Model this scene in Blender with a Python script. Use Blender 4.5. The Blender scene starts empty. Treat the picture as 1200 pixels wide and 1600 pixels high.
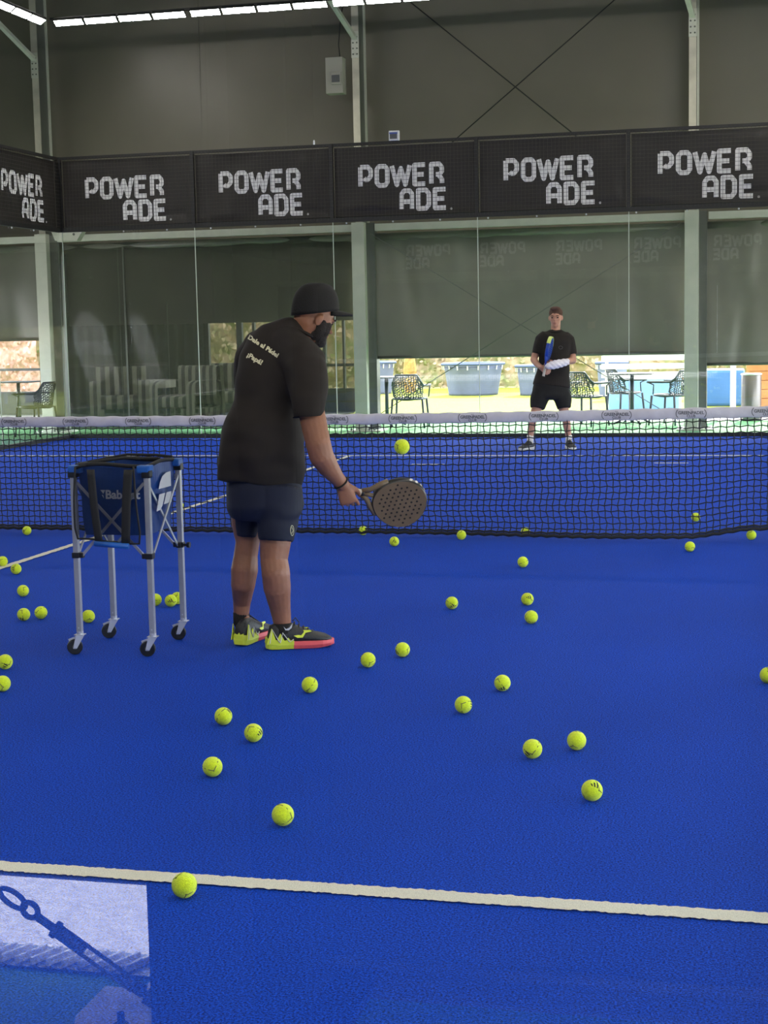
import bpy, bmesh, math, random
from mathutils import Vector, Matrix, noise
random.seed(7)
C = bpy.context.scene.collection
SC = bpy.context.scene
PI = math.pi

# ------------------------------------------------------------------ camera, world, light, exposure
CAM_LOC = Vector((4.75807, -10.78804, 1.47159))
CR = Vector((0.97141932, 0.23653675, -0.01987142))
CU = Vector((-0.00828863, 0.11746548, 0.99304238))
CF = Vector((-0.23722523, 0.96449584, -0.1160688))
FPX = 2437.24
cam = bpy.data.cameras.new('camera'); co = bpy.data.objects.new('camera', cam); C.objects.link(co)
M3 = Matrix((CR, CU, -CF)).transposed()
co.matrix_world = Matrix.Translation(CAM_LOC) @ M3.to_4x4()
cam.sensor_fit = 'VERTICAL'; cam.sensor_height = 24.0; cam.lens = 24.0 * FPX / 1600
cam.clip_start = 0.05; cam.clip_end = 300
SC.camera = co
SC.view_settings.view_transform = 'Standard'; SC.view_settings.look = 'None'
SC.view_settings.gamma = 1; SC.view_settings.use_curve_mapping = False
SC.view_settings.exposure = 1.05
try:
    SC.cycles.max_bounces = 8; SC.cycles.transparent_max_bounces = 24
    SC.cycles.sample_clamp_indirect = 6
except Exception: pass

world = bpy.data.worlds.new('sky'); SC.world = world; world.use_nodes = True
wn = world.node_tree; wn.nodes.clear()
wo = wn.nodes.new('ShaderNodeOutputWorld'); bg = wn.nodes.new('ShaderNodeBackground')
bg.inputs['Color'].default_value = (0.80, 0.90, 1.0, 1); bg.inputs['Strength'].default_value = 5.0
wn.links.new(bg.outputs[0], wo.inputs[0])
SUN_EL, SUN_AZ = math.radians(37), math.radians(8)       # sun beyond the far end of the court
sl = bpy.data.lights.new('sun', 'SUN'); sl.energy = 7.0; sl.angle = math.radians(0.6); sl.color = (1, .95, .85)
so = bpy.data.objects.new('sun', sl); C.objects.link(so); so.location = (4, 60, 40)
sd = Vector((math.sin(SUN_AZ)*math.cos(SUN_EL), math.cos(SUN_AZ)*math.cos(SUN_EL), math.sin(SUN_EL)))
so.rotation_euler = sd.to_track_quat('Z', 'Y').to_euler()
LED = 46.0                                               # radiance of the lamp strips

def ray(px, py): return CF + CR*((px-600)/FPX) - CU*((py-800)/FPX)
def at_depth(px, py, d): return CAM_LOC + ray(px, py)*d
def at_y(px, py, Y):
    r = ray(px, py); return CAM_LOC + r*((Y-CAM_LOC.y)/r.y)
def at_z(px, py, Z=0.0):
    r = ray(px, py); return CAM_LOC + r*((Z-CAM_LOC.z)/r.z)

# ------------------------------------------------------------------ materials
def lin(c):
    c = c/255.0
    return c/12.92 if c <= .04045 else ((c+.055)/1.055)**2.4
def rgb(r, g, b): return (lin(r), lin(g), lin(b), 1)
def mat(name, col, rough=.6, metal=0, spec=.5, n=0, nscale=50, bump=0, bscale=None, sheen=0, emit=None, est=1, trans=0, col2=None):
    m = bpy.data.materials.new(name); m.use_nodes = True; nt = m.node_tree; b = nt.nodes['Principled BSDF']
    b.inputs['Base Color'].default_value = col; b.inputs['Roughness'].default_value = rough
    b.inputs['Metallic'].default_value = metal; b.inputs['Specular IOR Level'].default_value = spec
    if sheen: b.inputs['Sheen Weight'].default_value = sheen
    tc = nt.nodes.new('ShaderNodeTexCoord')
    if n or col2:
        no = nt.nodes.new('ShaderNodeTexNoise'); no.inputs['Scale'].default_value = nscale; no.inputs['Detail'].default_value = 4
        nt.links.new(tc.outputs['Object'], no.inputs['Vector'])
        rp = nt.nodes.new('ShaderNodeValToRGB')
        c2 = col2 or tuple(min(1, x*(1+n)) for x in col[:3])+(1,)
        c1 = col if col2 else tuple(x*(1-n) for x in col[:3])+(1,)
        rp.color_ramp.elements[0].color = c1; rp.color_ramp.elements[1].color = c2
        rp.color_ramp.elements[0].position = .35; rp.color_ramp.elements[1].position = .65
        nt.links.new(no.outputs['Fac'], rp.inputs['Fac']); nt.links.new(rp.outputs['Color'], b.inputs['Base Color'])
    if bump:
        nb = nt.nodes.new('ShaderNodeTexNoise'); nb.inputs['Scale'].default_value = bscale or nscale; nb.inputs['Detail'].default_value = 3
        nt.links.new(tc.outputs['Object'], nb.inputs['Vector'])
        bp = nt.nodes.new('ShaderNodeBump'); bp.inputs['Strength'].default_value = bump; bp.inputs['Distance'].default_value = .01
        nt.links.new(nb.outputs['Fac'], bp.inputs['Height']); nt.links.new(bp.outputs['Normal'], b.inputs['Normal'])
    if emit:
        b.inputs['Emission Color'].default_value = emit; b.inputs['Emission Strength'].default_value = est
    if trans:
        tr = nt.nodes.new('ShaderNodeBsdfTranslucent'); tr.inputs['Color'].default_value = col
        mx = nt.nodes.new('ShaderNodeMixShader'); mx.inputs[0].default_value = trans
        nt.links.new(b.outputs[0], mx.inputs[1]); nt.links.new(tr.outputs[0], mx.inputs[2])
        nt.links.new(mx.outputs[0], nt.nodes['Material Output'].inputs['Surface'])
    return m
def glassy(name, tint, reflect=1.0, solid=0.0, solid_col=(.1, .1, .1, 1), rough=0.0, wave=0):
    """thin pane: see-through plus a mirror reflection that follows the angle"""
    m = bpy.data.materials.new(name); m.use_nodes = True; nt = m.node_tree; nt.nodes.clear()
    out = nt.nodes.new('ShaderNodeOutputMaterial'); tr = nt.nodes.new('ShaderNodeBsdfTransparent'); tr.inputs[0].default_value = tint
    gl = nt.nodes.new('ShaderNodeBsdfGlossy'); gl.inputs['Roughness'].default_value = rough; gl.inputs[0].default_value = (1, 1, 1, 1)
    fr = nt.nodes.new('ShaderNodeFresnel'); fr.inputs[0].default_value = 1.5
    mu = nt.nodes.new('ShaderNodeMath'); mu.operation = 'MULTIPLY'; mu.inputs[1].default_value = reflect; mu.use_clamp = True
    nt.links.new(fr.outputs[0], mu.inputs[0])
    last = tr.outputs[0]
    if solid:
        df = nt.nodes.new('ShaderNodeBsdfDiffuse'); df.inputs[0].default_value = solid_col
        m1 = nt.nodes.new('ShaderNodeMixShader'); m1.inputs[0].default_value = solid
        nt.links.new(last, m1.inputs[1]); nt.links.new(df.outputs[0], m1.inputs[2]); last = m1.outputs[0]
    if wave:
        tc = nt.nodes.new('ShaderNodeTexCoord'); no = nt.nodes.new('ShaderNodeTexNoise'); no.inputs['Scale'].default_value = wave
        bp = nt.nodes.new('ShaderNodeBump'); bp.inputs['Strength'].default_value = .3; bp.inputs['Distance'].default_value = .05
        nt.links.new(tc.outputs['Object'], no.inputs['Vector']); nt.links.new(no.outputs['Fac'], bp.inputs['Height'])
        nt.links.new(bp.outputs['Normal'], gl.inputs['Normal'])
    m2 = nt.nodes.new('ShaderNodeMixShader'); nt.links.new(mu.outputs[0], m2.inputs[0])
    nt.links.new(last, m2.inputs[1]); nt.links.new(gl.outputs[0], m2.inputs[2]); nt.links.new(m2.outputs[0], out.inputs[0])
    return m

M = {}
def turf(name, c1, c2, scale=260, big=.35, bump=.8):
    m = bpy.data.materials.new(name); m.use_nodes = True; nt = m.node_tree; b = nt.nodes['Principled BSDF']
    tc = nt.nodes.new('ShaderNodeTexCoord')
    n1 = nt.nodes.new('ShaderNodeTexNoise'); n1.inputs['Scale'].default_value = scale; n1.inputs['Detail'].default_value = 4; n1.inputs['Roughness'].default_value = .7
    n2 = nt.nodes.new('ShaderNodeTexNoise'); n2.inputs['Scale'].default_value = .9; n2.inputs['Detail'].default_value = 6
    nt.links.new(tc.outputs['Object'], n1.inputs['Vector']); nt.links.new(tc.outputs['Object'], n2.inputs['Vector'])
    rp = nt.nodes.new('ShaderNodeValToRGB'); rp.color_ramp.elements[0].color = c1; rp.color_ramp.elements[1].color = c2
    rp.color_ramp.elements[0].position = .38; rp.color_ramp.elements[1].position = .64
    nt.links.new(n1.outputs['Fac'], rp.inputs['Fac'])
    hs = nt.nodes.new('ShaderNodeHueSaturation'); mr = nt.nodes.new('ShaderNodeMapRange')
    mr.inputs['To Min'].default_value = 1-big/2; mr.inputs['To Max'].default_value = 1+big/2
    nt.links.new(n2.outputs['Fac'], mr.inputs['Value']); nt.links.new(mr.outputs[0], hs.inputs['Value'])
    nt.links.new(rp.outputs['Color'], hs.inputs['Color']); nt.links.new(hs.outputs['Color'], b.inputs['Base Color'])
    bp = nt.nodes.new('ShaderNodeBump'); bp.inputs['Strength'].default_value = bump; bp.inputs['Distance'].default_value = .006
    nt.links.new(n1.outputs['Fac'], bp.inputs['Height']); nt.links.new(bp.outputs['Normal'], b.inputs['Normal'])
    b.inputs['Roughness'].default_value = .8; b.inputs['Specular IOR Level'].default_value = .12
    return m
M['blue_turf'] = turf('blue_turf', rgb(1, 22, 104), rgb(8, 92, 240), 170, bump=1.0)
M['green_turf'] = turf('green_turf', rgb(62, 112, 70), rgb(120, 170, 112), 200)
M['grass'] = turf('lawn', rgb(112, 124, 40), rgb(158, 160, 66), 40, .3)
M['paving'] = mat('paving', rgb(226, 216, 214), .8, n=.12, nscale=30, bump=1, bscale=70)
M['gravel'] = mat('gravel', rgb(225, 215, 205), .9, n=.15, nscale=60, bump=1, bscale=90)
M['line'] = mat('line_fibre', rgb(226, 222, 204), .8, n=.1, nscale=300, bump=.6, bscale=300)
M['skirt'] = mat('black_skirt', rgb(22, 24, 26), .6)
M['membrane'] = mat('wall_membrane', rgb(108, 103, 90), .4, spec=.45, n=.07, nscale=.8, bump=.12, bscale=1.2)
M['blind_dark'] = mat('blind_closed', rgb(38, 38, 36), .6)  # near-wall blinds coloured darker to keep their veil off the near glass
M['blind'] = mat('blind_pvc', rgb(112, 111, 100), .33, spec=.5, n=.10, nscale=1.6, bump=.5, bscale=2.2, trans=.02)
M['roof'] = mat('roof_lining', rgb(150, 150, 145), .7, n=.05, nscale=1)
M['steel'] = mat('painted_steel', rgb(205, 206, 192), .38, metal=.25, n=.05, nscale=6)
M['steel_warm'] = mat('galvanised', rgb(198, 193, 176), .35, metal=.35, n=.12, nscale=5)
M['steel_dark'] = mat('steel_dark', rgb(100, 102, 96), .45, metal=.3, n=.06, nscale=6)
M['frame_black'] = mat('frame_black', rgb(20, 19, 18), .45)
M['banner'] = mat('banner_fabric', rgb(40, 36, 31), .5, n=.12, nscale=3, bump=.3, bscale=5)
M['letters'] = mat('white_print', rgb(250, 247, 242), .6)
M['wire'] = mat('mesh_wire', rgb(62, 56, 48), .4, metal=.3)
M['glass'] = glassy('clear_glass', (.95, .96, .95, 1), 1.5)
M['glass_near'] = glassy('boosted_glass', (.97, .98, .97, 1), 3.0)  # reflection multiplied to brighten the mirrored ground at the lower left
M['glass_edge'] = mat('glass_edge', rgb(206, 214, 196), .2)
M['smoke'] = glassy('smoked_sheet', (.60, .62, .57, 1), .2, .48, rgb(96, 98, 86), .08)
M['cord'] = mat('net_cord', rgb(9, 10, 16), .7)
M['tape'] = mat('net_tape', rgb(205, 200, 208), .55, n=.06, nscale=14, bump=.35, bscale=22)
M['print_grey'] = mat('grey_print', rgb(92, 92, 96), .6)
M['ball'] = mat('ball_felt', rgb(226, 246, 16), .85, n=.10, nscale=160, bump=.6, bscale=400, sheen=.3)
M['seam'] = mat('ball_seam', rgb(112, 122, 62), .7)
M['ink'] = mat('black_print', rgb(22, 26, 20), .6)
M['alu'] = mat('aluminium', rgb(178, 178, 180), .34, metal=.55, n=.04, nscale=30)
M['chrome'] = mat('chrome', rgb(210, 210, 214), .28, metal=.55)
M['black_plastic'] = mat('black_plastic', rgb(16, 16, 17), .4)
M['nylon'] = mat('blue_nylon', rgb(14, 62, 132), .5, n=.08, nscale=6, bump=.4, bscale=12)
M['nylon_light'] = mat('blue_nylon_light', rgb(22, 92, 176), .45, n=.08, nscale=9)
M['webbing'] = mat('black_webbing', rgb(18, 17, 16), .7)
M['mesh_fabric'] = glassy('pocket_mesh', (1, 1, 1, 1), 0.0, .45, rgb(14, 14, 18))
M['silver_print'] = mat('silver_print', rgb(196, 198, 204), .4)
M['skin'] = mat('skin', rgb(142, 94, 68), .5, n=.07, nscale=18, bump=.1, bscale=120)
M['skin2'] = mat('skin_light', rgb(186, 134, 108), .5, n=.06, nscale=18)
M['hair_black'] = mat('beard_and_shade', rgb(30, 22, 18), .8, n=.3, nscale=220, bump=.8, bscale=240)
M['hair_brown'] = mat('brown_hair', rgb(78, 48, 30), .7, n=.25, nscale=120, bump=.8, bscale=140)
M['shirt'] = mat('black_shirt', rgb(34, 28, 24), .8, spec=.25, n=.06, nscale=8)
M['shorts'] = mat('navy_shorts', rgb(16, 22, 42), .7, spec=.3, n=.06, nscale=8)
M['black_cloth'] = mat('black_cloth', rgb(24, 22, 21), .8, spec=.3, bump=.2, bscale=200)
M['cap'] = mat('cap_cloth', rgb(20, 18, 17), .75, spec=.3, bump=.3, bscale=250)
M['sock_white'] = mat('white_sock', rgb(215, 210, 205), .8)
M['shoe'] = mat('shoe_black', rgb(34, 34, 36), .45, n=.15, nscale=40, bump=.3, bscale=150)
M['coral'] = mat('coral_rubber', rgb(232, 92, 96), .5)
M['lime'] = mat('lime_rubber', rgb(214, 226, 62), .5)
M['offwhite'] = mat('offwhite_rubber', rgb(206, 204, 196), .5)
M['cream_print'] = mat('cream_print', rgb(214, 208, 172), .6)
M['pad_face'] = mat('racket_face', rgb(112, 92, 66), .4, n=.1, nscale=12)
M['pad_rim'] = mat('racket_rim', rgb(44, 42, 40), .35)
M['pad_white'] = mat('racket_white', rgb(200, 196, 186), .4)
M['pad_hole'] = mat('racket_hole', rgb(24, 21, 19), .8)
M['grip'] = mat('racket_grip', rgb(196, 186, 170), .7)
M['pad_blue'] = mat('racket_blue', rgb(28, 66, 160), .35)
M['bandage'] = mat('bandage', rgb(228, 222, 226), .85, n=.05, nscale=20, bump=.5, bscale=60)
M['box_grey'] = mat('box_grey', rgb(158, 156, 144), .5)
M['box_dark'] = mat('box_dark', rgb(70, 74, 76), .3)
M['resin_black'] = mat('resin_black', rgb(20, 20, 20), .45)
M['resin_grey'] = mat('resin_grey', rgb(58, 66, 68), .45)
M['tub'] = mat('tub_grey', rgb(112, 118, 150), .8, n=.08, nscale=4)
M['tub_rim'] = mat('tub_rim', rgb(76, 88, 118), .7)
M['foliage'] = mat('hedge_leaf', rgb(112, 118, 62), .8, col2=rgb(176, 150, 122), nscale=4)
M['foliage_pink'] = mat('creeper_leaf', rgb(150, 120, 96), .8, col2=rgb(196, 150, 140), nscale=6)
M['blue_pad'] = mat('blue_pad', rgb(70, 120, 190), .6, n=.05, nscale=3)
M['pale_blue'] = mat('pale_blue_pad', rgb(120, 170, 205), .6, n=.05, nscale=3)
M['white_paint'] = mat('white_paint', rgb(215, 215, 215), .5)
M['wood'] = mat('wood_plank', rgb(186, 120, 66), .6, col2=rgb(206, 146, 86), nscale=3)
M['bin'] = mat('bin_steel', rgb(120, 112, 108), .3, metal=.6)
M['dark_wood'] = mat('veranda_dark', rgb(52, 54, 48), .6, n=.1, nscale=6)
M['stripe_light'] = mat('stripe_light', rgb(150, 146, 130), .8)
M['stripe_dark'] = mat('stripe_dark', rgb(60, 58, 52), .8)
M['led'] = mat('led_light', (1, 1, 1, 1), .5, emit=(1, .965, .92, 1), est=LED)
M['cable'] = mat('black_cable', rgb(24, 24, 24), .5)
M['foot'] = mat('concrete_foot', rgb(226, 222, 224), .8, n=.08, nscale=20, bump=.4, bscale=40)

# ------------------------------------------------------------------ mesh helpers
class MB:
    def __init__(s): s.bm = bmesh.new(); s.mi = 0
    def _f(s, vs):
        try:
            f = s.bm.faces.new(vs); f.material_index = s.mi; return f
        except ValueError: return None
    def box(s, c, size, R=None):
        c = Vector(c); h = Vector(size)*.5; v = []
        for z in (-1, 1):
            for y in (-1, 1):
                for x in (-1, 1):
                    p = Vector((x*h.x, y*h.y, z*h.z)); p = R @ p if R else p
                    v.append(s.bm.verts.new(c+p))
        for f in ((0, 2, 3, 1), (4, 5, 7, 6), (0, 1, 5, 4), (2, 6, 7, 3), (0, 4, 6, 2), (1, 3, 7, 5)): s._f([v[i] for i in f])
        return s
    def bbox(s, a, b):
        a = Vector(a); b = Vector(b); return s.box((a+b)/2, [abs(x) for x in (b-a)])
    def ring(s, c, ax, ay, a, b, n=12, sq=1.0):
        r = []
        for i in range(n):
            t = 2*PI*i/n; x, y = math.cos(t), math.sin(t)
            if sq != 1.0: x = math.copysign(abs(x)**sq, x); y = math.copysign(abs(y)**sq, y)
            r.append(s.bm.verts.new(c+ax*(a*x)+ay*(b*y)))
        return r
    def skinrings(s, rings, cap=True, closed=False):
        n = len(rings[0]); k = len(rings)
        for j in range(k if closed else k-1):
            A, B = rings[j], rings[(j+1) % k]
            for i in range(n): s._f([A[i], A[(i+1) % n], B[(i+1) % n], B[i]])
        if cap and not closed: s._f(rings[0][::-1]); s._f(rings[-1])
    def tube(s, pts, r, n=8, closed=False, ref=None, flat=1.0, cap=True):
        pts = [Vector(p) for p in pts]; k = len(pts); rr = r if isinstance(r, (list, tuple)) else [r]*k; rings = []
        prev = ref
        for i, p in enumerate(pts):
            if closed: d = pts[(i+1) % k]-pts[i-1]
            else: d = pts[min(i+1, k-1)]-pts[max(i-1, 0)]
            d.normalize()
            if prev is None: prev = Vector((0, 0, 1)) if abs(d.z) < .9 else Vector((1, 0, 0))
            ax = prev - d*prev.dot(d)
            if ax.length < 1e-5: ax = d.orthogonal()
            ax.normalize(); ay = d.cross(ax); prev = ax
            rings.append(s.ring(p, ax, ay, rr[i], rr[i]*flat, n))
        s.skinrings(rings, cap, closed); return s
    def bar(s, a, b, w, d, ref=(0, 0, 1)):
        a = Vector(a); b = Vector(b); z = (b-a).normalized(); x = Vector(ref); x = x - z*x.dot(z)
        if x.length < 1e-4: x = z.orthogonal()
        x.normalize(); y = z.cross(x)
        return s.box((a+b)/2, (w, d, (b-a).length), Matrix((x, y, z)).transposed())
    def ell(s, c, r, R=None, nu=16, nv=10):
        c = Vector(c); rows = []
        def P(th, ph):
            p = Vector((r[0]*math.sin(th)*math.cos(ph), r[1]*math.sin(th)*math.sin(ph), r[2]*math.cos(th)))
            return c + (R @ p if R else p)
        top = s.bm.verts.new(P(0, 0)); bot = s.bm.verts.new(P(PI, 0))
        for j in range(1, nv): rows.append([s.bm.verts.new(P(PI*j/nv, 2*PI*i/nu)) for i in range(nu)])
        for i in range(nu): s._f([top, rows[0][i], rows[0][(i+1) % nu]]); s._f([bot, rows[-1][(i+1) % nu], rows[-1][i]])
        for j in range(len(rows)-1):
            for i in range(nu): s._f([rows[j][i], rows[j+1][i], rows[j+1][(i+1) % nu], rows[j][(i+1) % nu]])
        return s
    def limb(s, pts):
        """pts: (Vector, radius) joints; tapered, round at the joints"""
        for i, (p, r) in enumerate(pts):
            s.ell(p, (r, r, r), nu=14, nv=8)
            if i: s.tube([pts[i-1][0], p], [pts[i-1][1], r], n=16)
        return s
    def loft(s, secs, n=24, up=None, sq=.85):
        """secs: (centre, half width, half depth, width axis); horizontal-ish rings"""
        rings = []
        for i, sct in enumerate(secs):
            c, a, b, ax = sct[:4]
            d = secs[min(i+1, len(secs)-1)][0]-secs[max(i-1, 0)][0]
            d.normalize(); ax = (ax - d*ax.dot(d)).normalized(); ay = d.cross(ax)
            rings.append(s.ring(c, ax, ay, a, b, n, sq))
        s.skinrings(rings); return s
    def quad(s, a, b, c, d): return s._f([s.bm.verts.new(Vector(p)) for p in (a, b, c, d)])
    def poly(s, pts): return s._f([s.bm.verts.new(Vector(p)) for p in pts])
    def grid(s, fn, nu, nv, skip=None):
        vs = [[s.bm.verts.new(fn(i/nu, j/nv)) for j in range(nv+1)] for i in range(nu+1)]
        for i in range(nu):
            for j in range(nv):
                if skip and skip(i, j): continue
                s._f([vs[i][j], vs[i+1][j], vs[i+1][j+1], vs[i][j+1]])
        return s
    def revolve(s, prof, o, ax=Vector((0, 0, 1)), n=24):
        o = Vector(o); x = ax.orthogonal().normalized(); y = ax.cross(x)
        rings = [s.ring(o+ax*h, x, y, max(r, 1e-4), max(r, 1e-4), n) for r, h in prof]
        s.skinrings(rings); return s
    def fix(s): bmesh.ops.recalc_face_normals(s.bm, faces=s.bm.faces[:]); return s
    def build(s, name, mats, parent=None, smooth=False, origin=None, bevel=0, nofix=False):
        if not nofix: s.fix()
        if bevel:
            es = [e for e in s.bm.edges if len(e.link_faces) == 2 and e.calc_face_angle(0) > .6]
            bmesh.ops.bevel(s.bm, geom=es, offset=bevel, segments=2, affect='EDGES', profile=.6)
        me = bpy.data.meshes.new(name)
        if parent is not None and origin is None: inv = parent_world(parent).inverted()
        elif origin is not None: inv = Matrix.Translation(-Vector(origin))
        else: inv = Matrix.Identity(4)
        s.bm.transform(inv)
        s.bm.to_mesh(me); s.bm.free()
        for m_ in (mats if isinstance(mats, (list, tuple)) else [mats]): me.materials.append(m_)
        if smooth:
            for p in me.polygons: p.use_smooth = True
        o = bpy.data.objects.new(name, me); C.objects.link(o)
        if parent is not None: o.parent = parent
        elif origin is not None: o.location = origin
        return o
def parent_world(p):
    mtx = Matrix.LocRotScale(p.location, p.rotation_euler, p.scale)
    q = p.parent
    while q is not None:
        mtx = Matrix.LocRotScale(q.location, q.rotation_euler, q.scale) @ mtx; q = q.parent
    return mtx
def tag(o, label, cat, group=None, kind=None):
    if label: o['label'] = label
    if cat: o['category'] = cat
    if group: o['group'] = group
    if kind: o['kind'] = kind
    return o
def thing(name, loc, label, cat, group=None, rz=0):
    o = bpy.data.objects.new(name, None); o.empty_display_size = .05; C.objects.link(o)
    o.location = loc; o.rotation_euler = (0, 0, rz); return tag(o, label, cat, group)
def structure(o, label, cat): o['kind'] = 'structure'; o['label'] = label; o['category'] = cat; return o
def copy_tree(o, parent=None):
    c = o.copy(); C.objects.link(c)
    if parent is not None: c.parent = parent
    for ch in [x for x in bpy.data.objects if x.parent == o]: copy_tree(ch, c)
    return c
def remesh(o, voxel, smooth=3, noise_fn=None, dec=None):
    md = o.modifiers.new('r', 'REMESH'); md.mode = 'VOXEL'; md.voxel_size = voxel; md.use_smooth_shade = True
    if smooth:
        s_ = o.modifiers.new('s', 'SMOOTH'); s_.factor = .5; s_.iterations = smooth
    dg = bpy.context.evaluated_depsgraph_get(); dg.update()
    me = bpy.data.meshes.new_from_object(o.evaluated_get(dg))
    old = o.data; o.modifiers.clear(); o.data = me
    if not me.materials:
        for m_ in old.materials: me.materials.append(m_)
    for p in me.polygons: p.use_smooth = True
    if noise_fn:
        nn = [v.normal.copy() for v in me.vertices]
        for v, n_ in zip(me.vertices, nn): v.co += n_*noise_fn(v.co, n_)
    bpy.data.meshes.remove(old)
    return o
def text_bm(body, size, Mx, shear=0, bold=0.0, target=None, space=1.0, extr=0):
    """letters from the built-in font as mesh faces, placed by matrix Mx (x along the line, y up)"""
    cu = bpy.data.curves.new('t', 'FONT'); cu.body = body; cu.size = size; cu.align_x = 'CENTER'; cu.align_y = 'CENTER'
    cu.shear = shear; cu.offset = bold; cu.space_character = space; cu.resolution_u = 3; cu.extrude = extr
    o = bpy.data.objects.new('t', cu); C.objects.link(o)
    dg = bpy.context.evaluated_depsgraph_get(); dg.update()
    me = bpy.data.meshes.new_from_object(o.evaluated_get(dg)); me.transform(Mx)
    target.bm.from_mesh(me); bpy.data.objects.remove(o); bpy.data.meshes.remove(me); bpy.data.curves.remove(cu)
def frame(o, x, y):
    x = Vector(x).normalized(); y = Vector(y); y = (y-x*y.dot(x)).normalized(); z = x.cross(y)
    m = Matrix((x, y, z)).transposed().to_4x4(); return Matrix.Translation(Vector(o)) @ m

# ================================================================== SETTING
m = MB(); m.grid(lambda u, v: Vector((-5.02+10.04*u, -10.02+20.04*v, 0)), 8, 16)
structure(m.build('floor', M['blue_turf']), 'blue artificial turf court floor', 'floor')
m = MB(); m.bbox((-9, -12.6, -.15), (8, 11.9, -.012))
structure(m.build('floor.001', M['green_turf']), 'green artificial turf around the blue court', 'floor')

def ragged_line(p0, p1, w, seg, name, idx, label):
    p0 = Vector(p0); p1 = Vector(p1); d = (p1-p0); L = d.length; d.normalize(); n_ = Vector((-d.y, d.x, 0)); k = int(L/seg)
    mm = MB()
    def fn(u, v):
        e = (v-.5)*w
        if v in (0.0, 1.0): e += random.uniform(-1, 1)*min(.0045, w*.1)
        return p0+d*(L*u)+n_*e+Vector((0, 0, .0045))
    mm.grid(fn, k, 2)
    return structure(mm.build(name, M['line']), label, 'court line')
ragged_line((-5, -6.95, 0), (5, -6.95, 0), .072, .008, 'trim_1', 1, 'white service line nearest the camera')
ragged_line((-5, 6.95, 0), (5, 6.95, 0), .085, .03, 'trim_2', 2, 'white service line on the far half of the court')
ragged_line((0, -6.95, 0), (0, 6.95, 0), .06, .02, 'trim_3', 3, 'white centre line running under the net')
ragged_line((.999, 5.8, 0), (1.363, 5.8, 0), .06, .03, 'trim_4', 4, 'short white dash left on the far half')
ragged_line((3.607, 5.985, 0), (3.968, 5.985, 0), .06, .03, 'trim_5', 5, 'short white dash right on the far half')

# black skirting at the foot of the glass
for nm, a, b in (('baseboard_far', (-5.03, 10.0, 0), (5.03, 10.05, .05)), ('baseboard_left', (-5.06, -10, 0), (-5.0, 10.05, .05)),
                 ('baseboard_right', (5.0, -10, 0), (5.06, 10.05, .05)), ('baseboard_near', (-5.03, -10.05, 0), (5.03, -10, .05))):
    structure(MB().bbox(a, b).build(nm, M['skirt']), 'black skirting under the glass, ' + nm.split('_')[1] + ' side', 'baseboard')

# glass walls: each pane a thing
def pane(x0, y0, x1, y1, h, label, edge=True, z0=.05, gm='glass'):
    d = Vector((x1-x0, y1-y0, 0)); L = d.length; d.normalize(); n_ = Vector((-d.y, d.x, 0))
    t = thing('glass_pane', ((x0+x1)/2, (y0+y1)/2, z0), label, 'glass pane')
    p0 = Vector((x0, y0, z0))+d*.006; p1 = Vector((x1, y1, z0))-d*.006
    mm = MB(); mm.quad(p0, p1, p1+Vector((0, 0, h-z0)), p0+Vector((0, 0, h-z0))); mm.build('pane', M[gm], t, nofix=True)
    if edge:
        mm = MB(); a = Vector((x0, y0, z0))+d*.004
        mm.box(a+Vector((0, 0, (h-z0)/2)), (.009, .012, h-z0)); e = mm.build('polished_edge', M['glass_edge'], t)
    return t
pos = ['leftmost', 'second from the left', 'middle', 'second from the right', 'rightmost']
for i in range(5):
    pane(-5+2*i, 10.02, -3+2*i, 10.02, 2.97, 'tall clear glass pane of the far court wall, ' + pos[i])
for j, (y0, lab) in enumerate(((8, 'beside the far corner'), (6, 'one pane from the far corner'))):
    pane(-5.03, y0, -5.03, y0+2, 2.97 if j == 0 else 2.0, 'clear glass pane of the left court wall, ' + lab)
pane(5.03, 8, 5.03, 10, 2.97, 'clear glass pane of the right court wall at the far corner')
pane(3, -10.02, 5, -10.02, 2.97, 'clear glass pane right in front of the camera', edge=False, gm='glass_near')
pane(1, -10.02, 3, -10.02, 2.97, 'clear glass pane of the near court wall left of the camera pane')

# fence frames + wire mesh above the glass
def fence(p0, p1, z0, z1, label, n_panels, off=1):
    p0 = Vector(p0); p1 = Vector(p1); d = (p1-p0); L = d.length; d.normalize(); n_ = Vector((-d.y, d.x, 0))
    t = thing('mesh_fence', ((p0.x+p1.x)/2, (p0.y+p1.y)/2, z0), label, 'fence')
    fr = MB()
    fr.bar(p0+Vector((0, 0, z1)), p1+Vector((0, 0, z1)), .04, .04); fr.bar(p0+Vector((0, 0, z0)), p1+Vector((0, 0, z0)), .06, .05)
    fr.build('rail', M['frame_black'], t)
    for i in range(n_panels+1):
        q = p0+d*(L*i/n_panels)
        MB().bar(q+Vector((0, 0, z0-.02)), q+Vector((0, 0, z1+.02)), .05, .06, ref=d).build('post', M['frame_black'], t)
    w = MB(); k = int(L/.05)
    for i in range(1, k):
        q = p0+d*(L*i/k)-n_*.025*off; w.bar(q+Vector((0, 0, z0)), q+Vector((0, 0, z1)), .0036, .0036, ref=d)
    for j in range(1, int(round((z1-z0)/.05))):
        z = Vector((0, 0, z0+j*.05)); w.bar(p0+z-n_*.03*off, p1+z-n_*.03*off, .0038, .0038)
    w.build('wire_mesh', M['wire'], t)
    # small bolts under the lower rail
    for i in range(int(L/.65)):
        q = p0+d*(.3+i*.65)+Vector((0, 0, z0-.045))-n_*.02*off; MB().ell(q, (.013, .013, .013), nu=8, nv=5).build('bolt', M['chrome'], t, smooth=True)
    return t
fence((-5, 10.02, 0), (5, 10.02, 0), 2.965, 3.965, 'black wire mesh fence on top of the far glass wall', 5)
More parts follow.
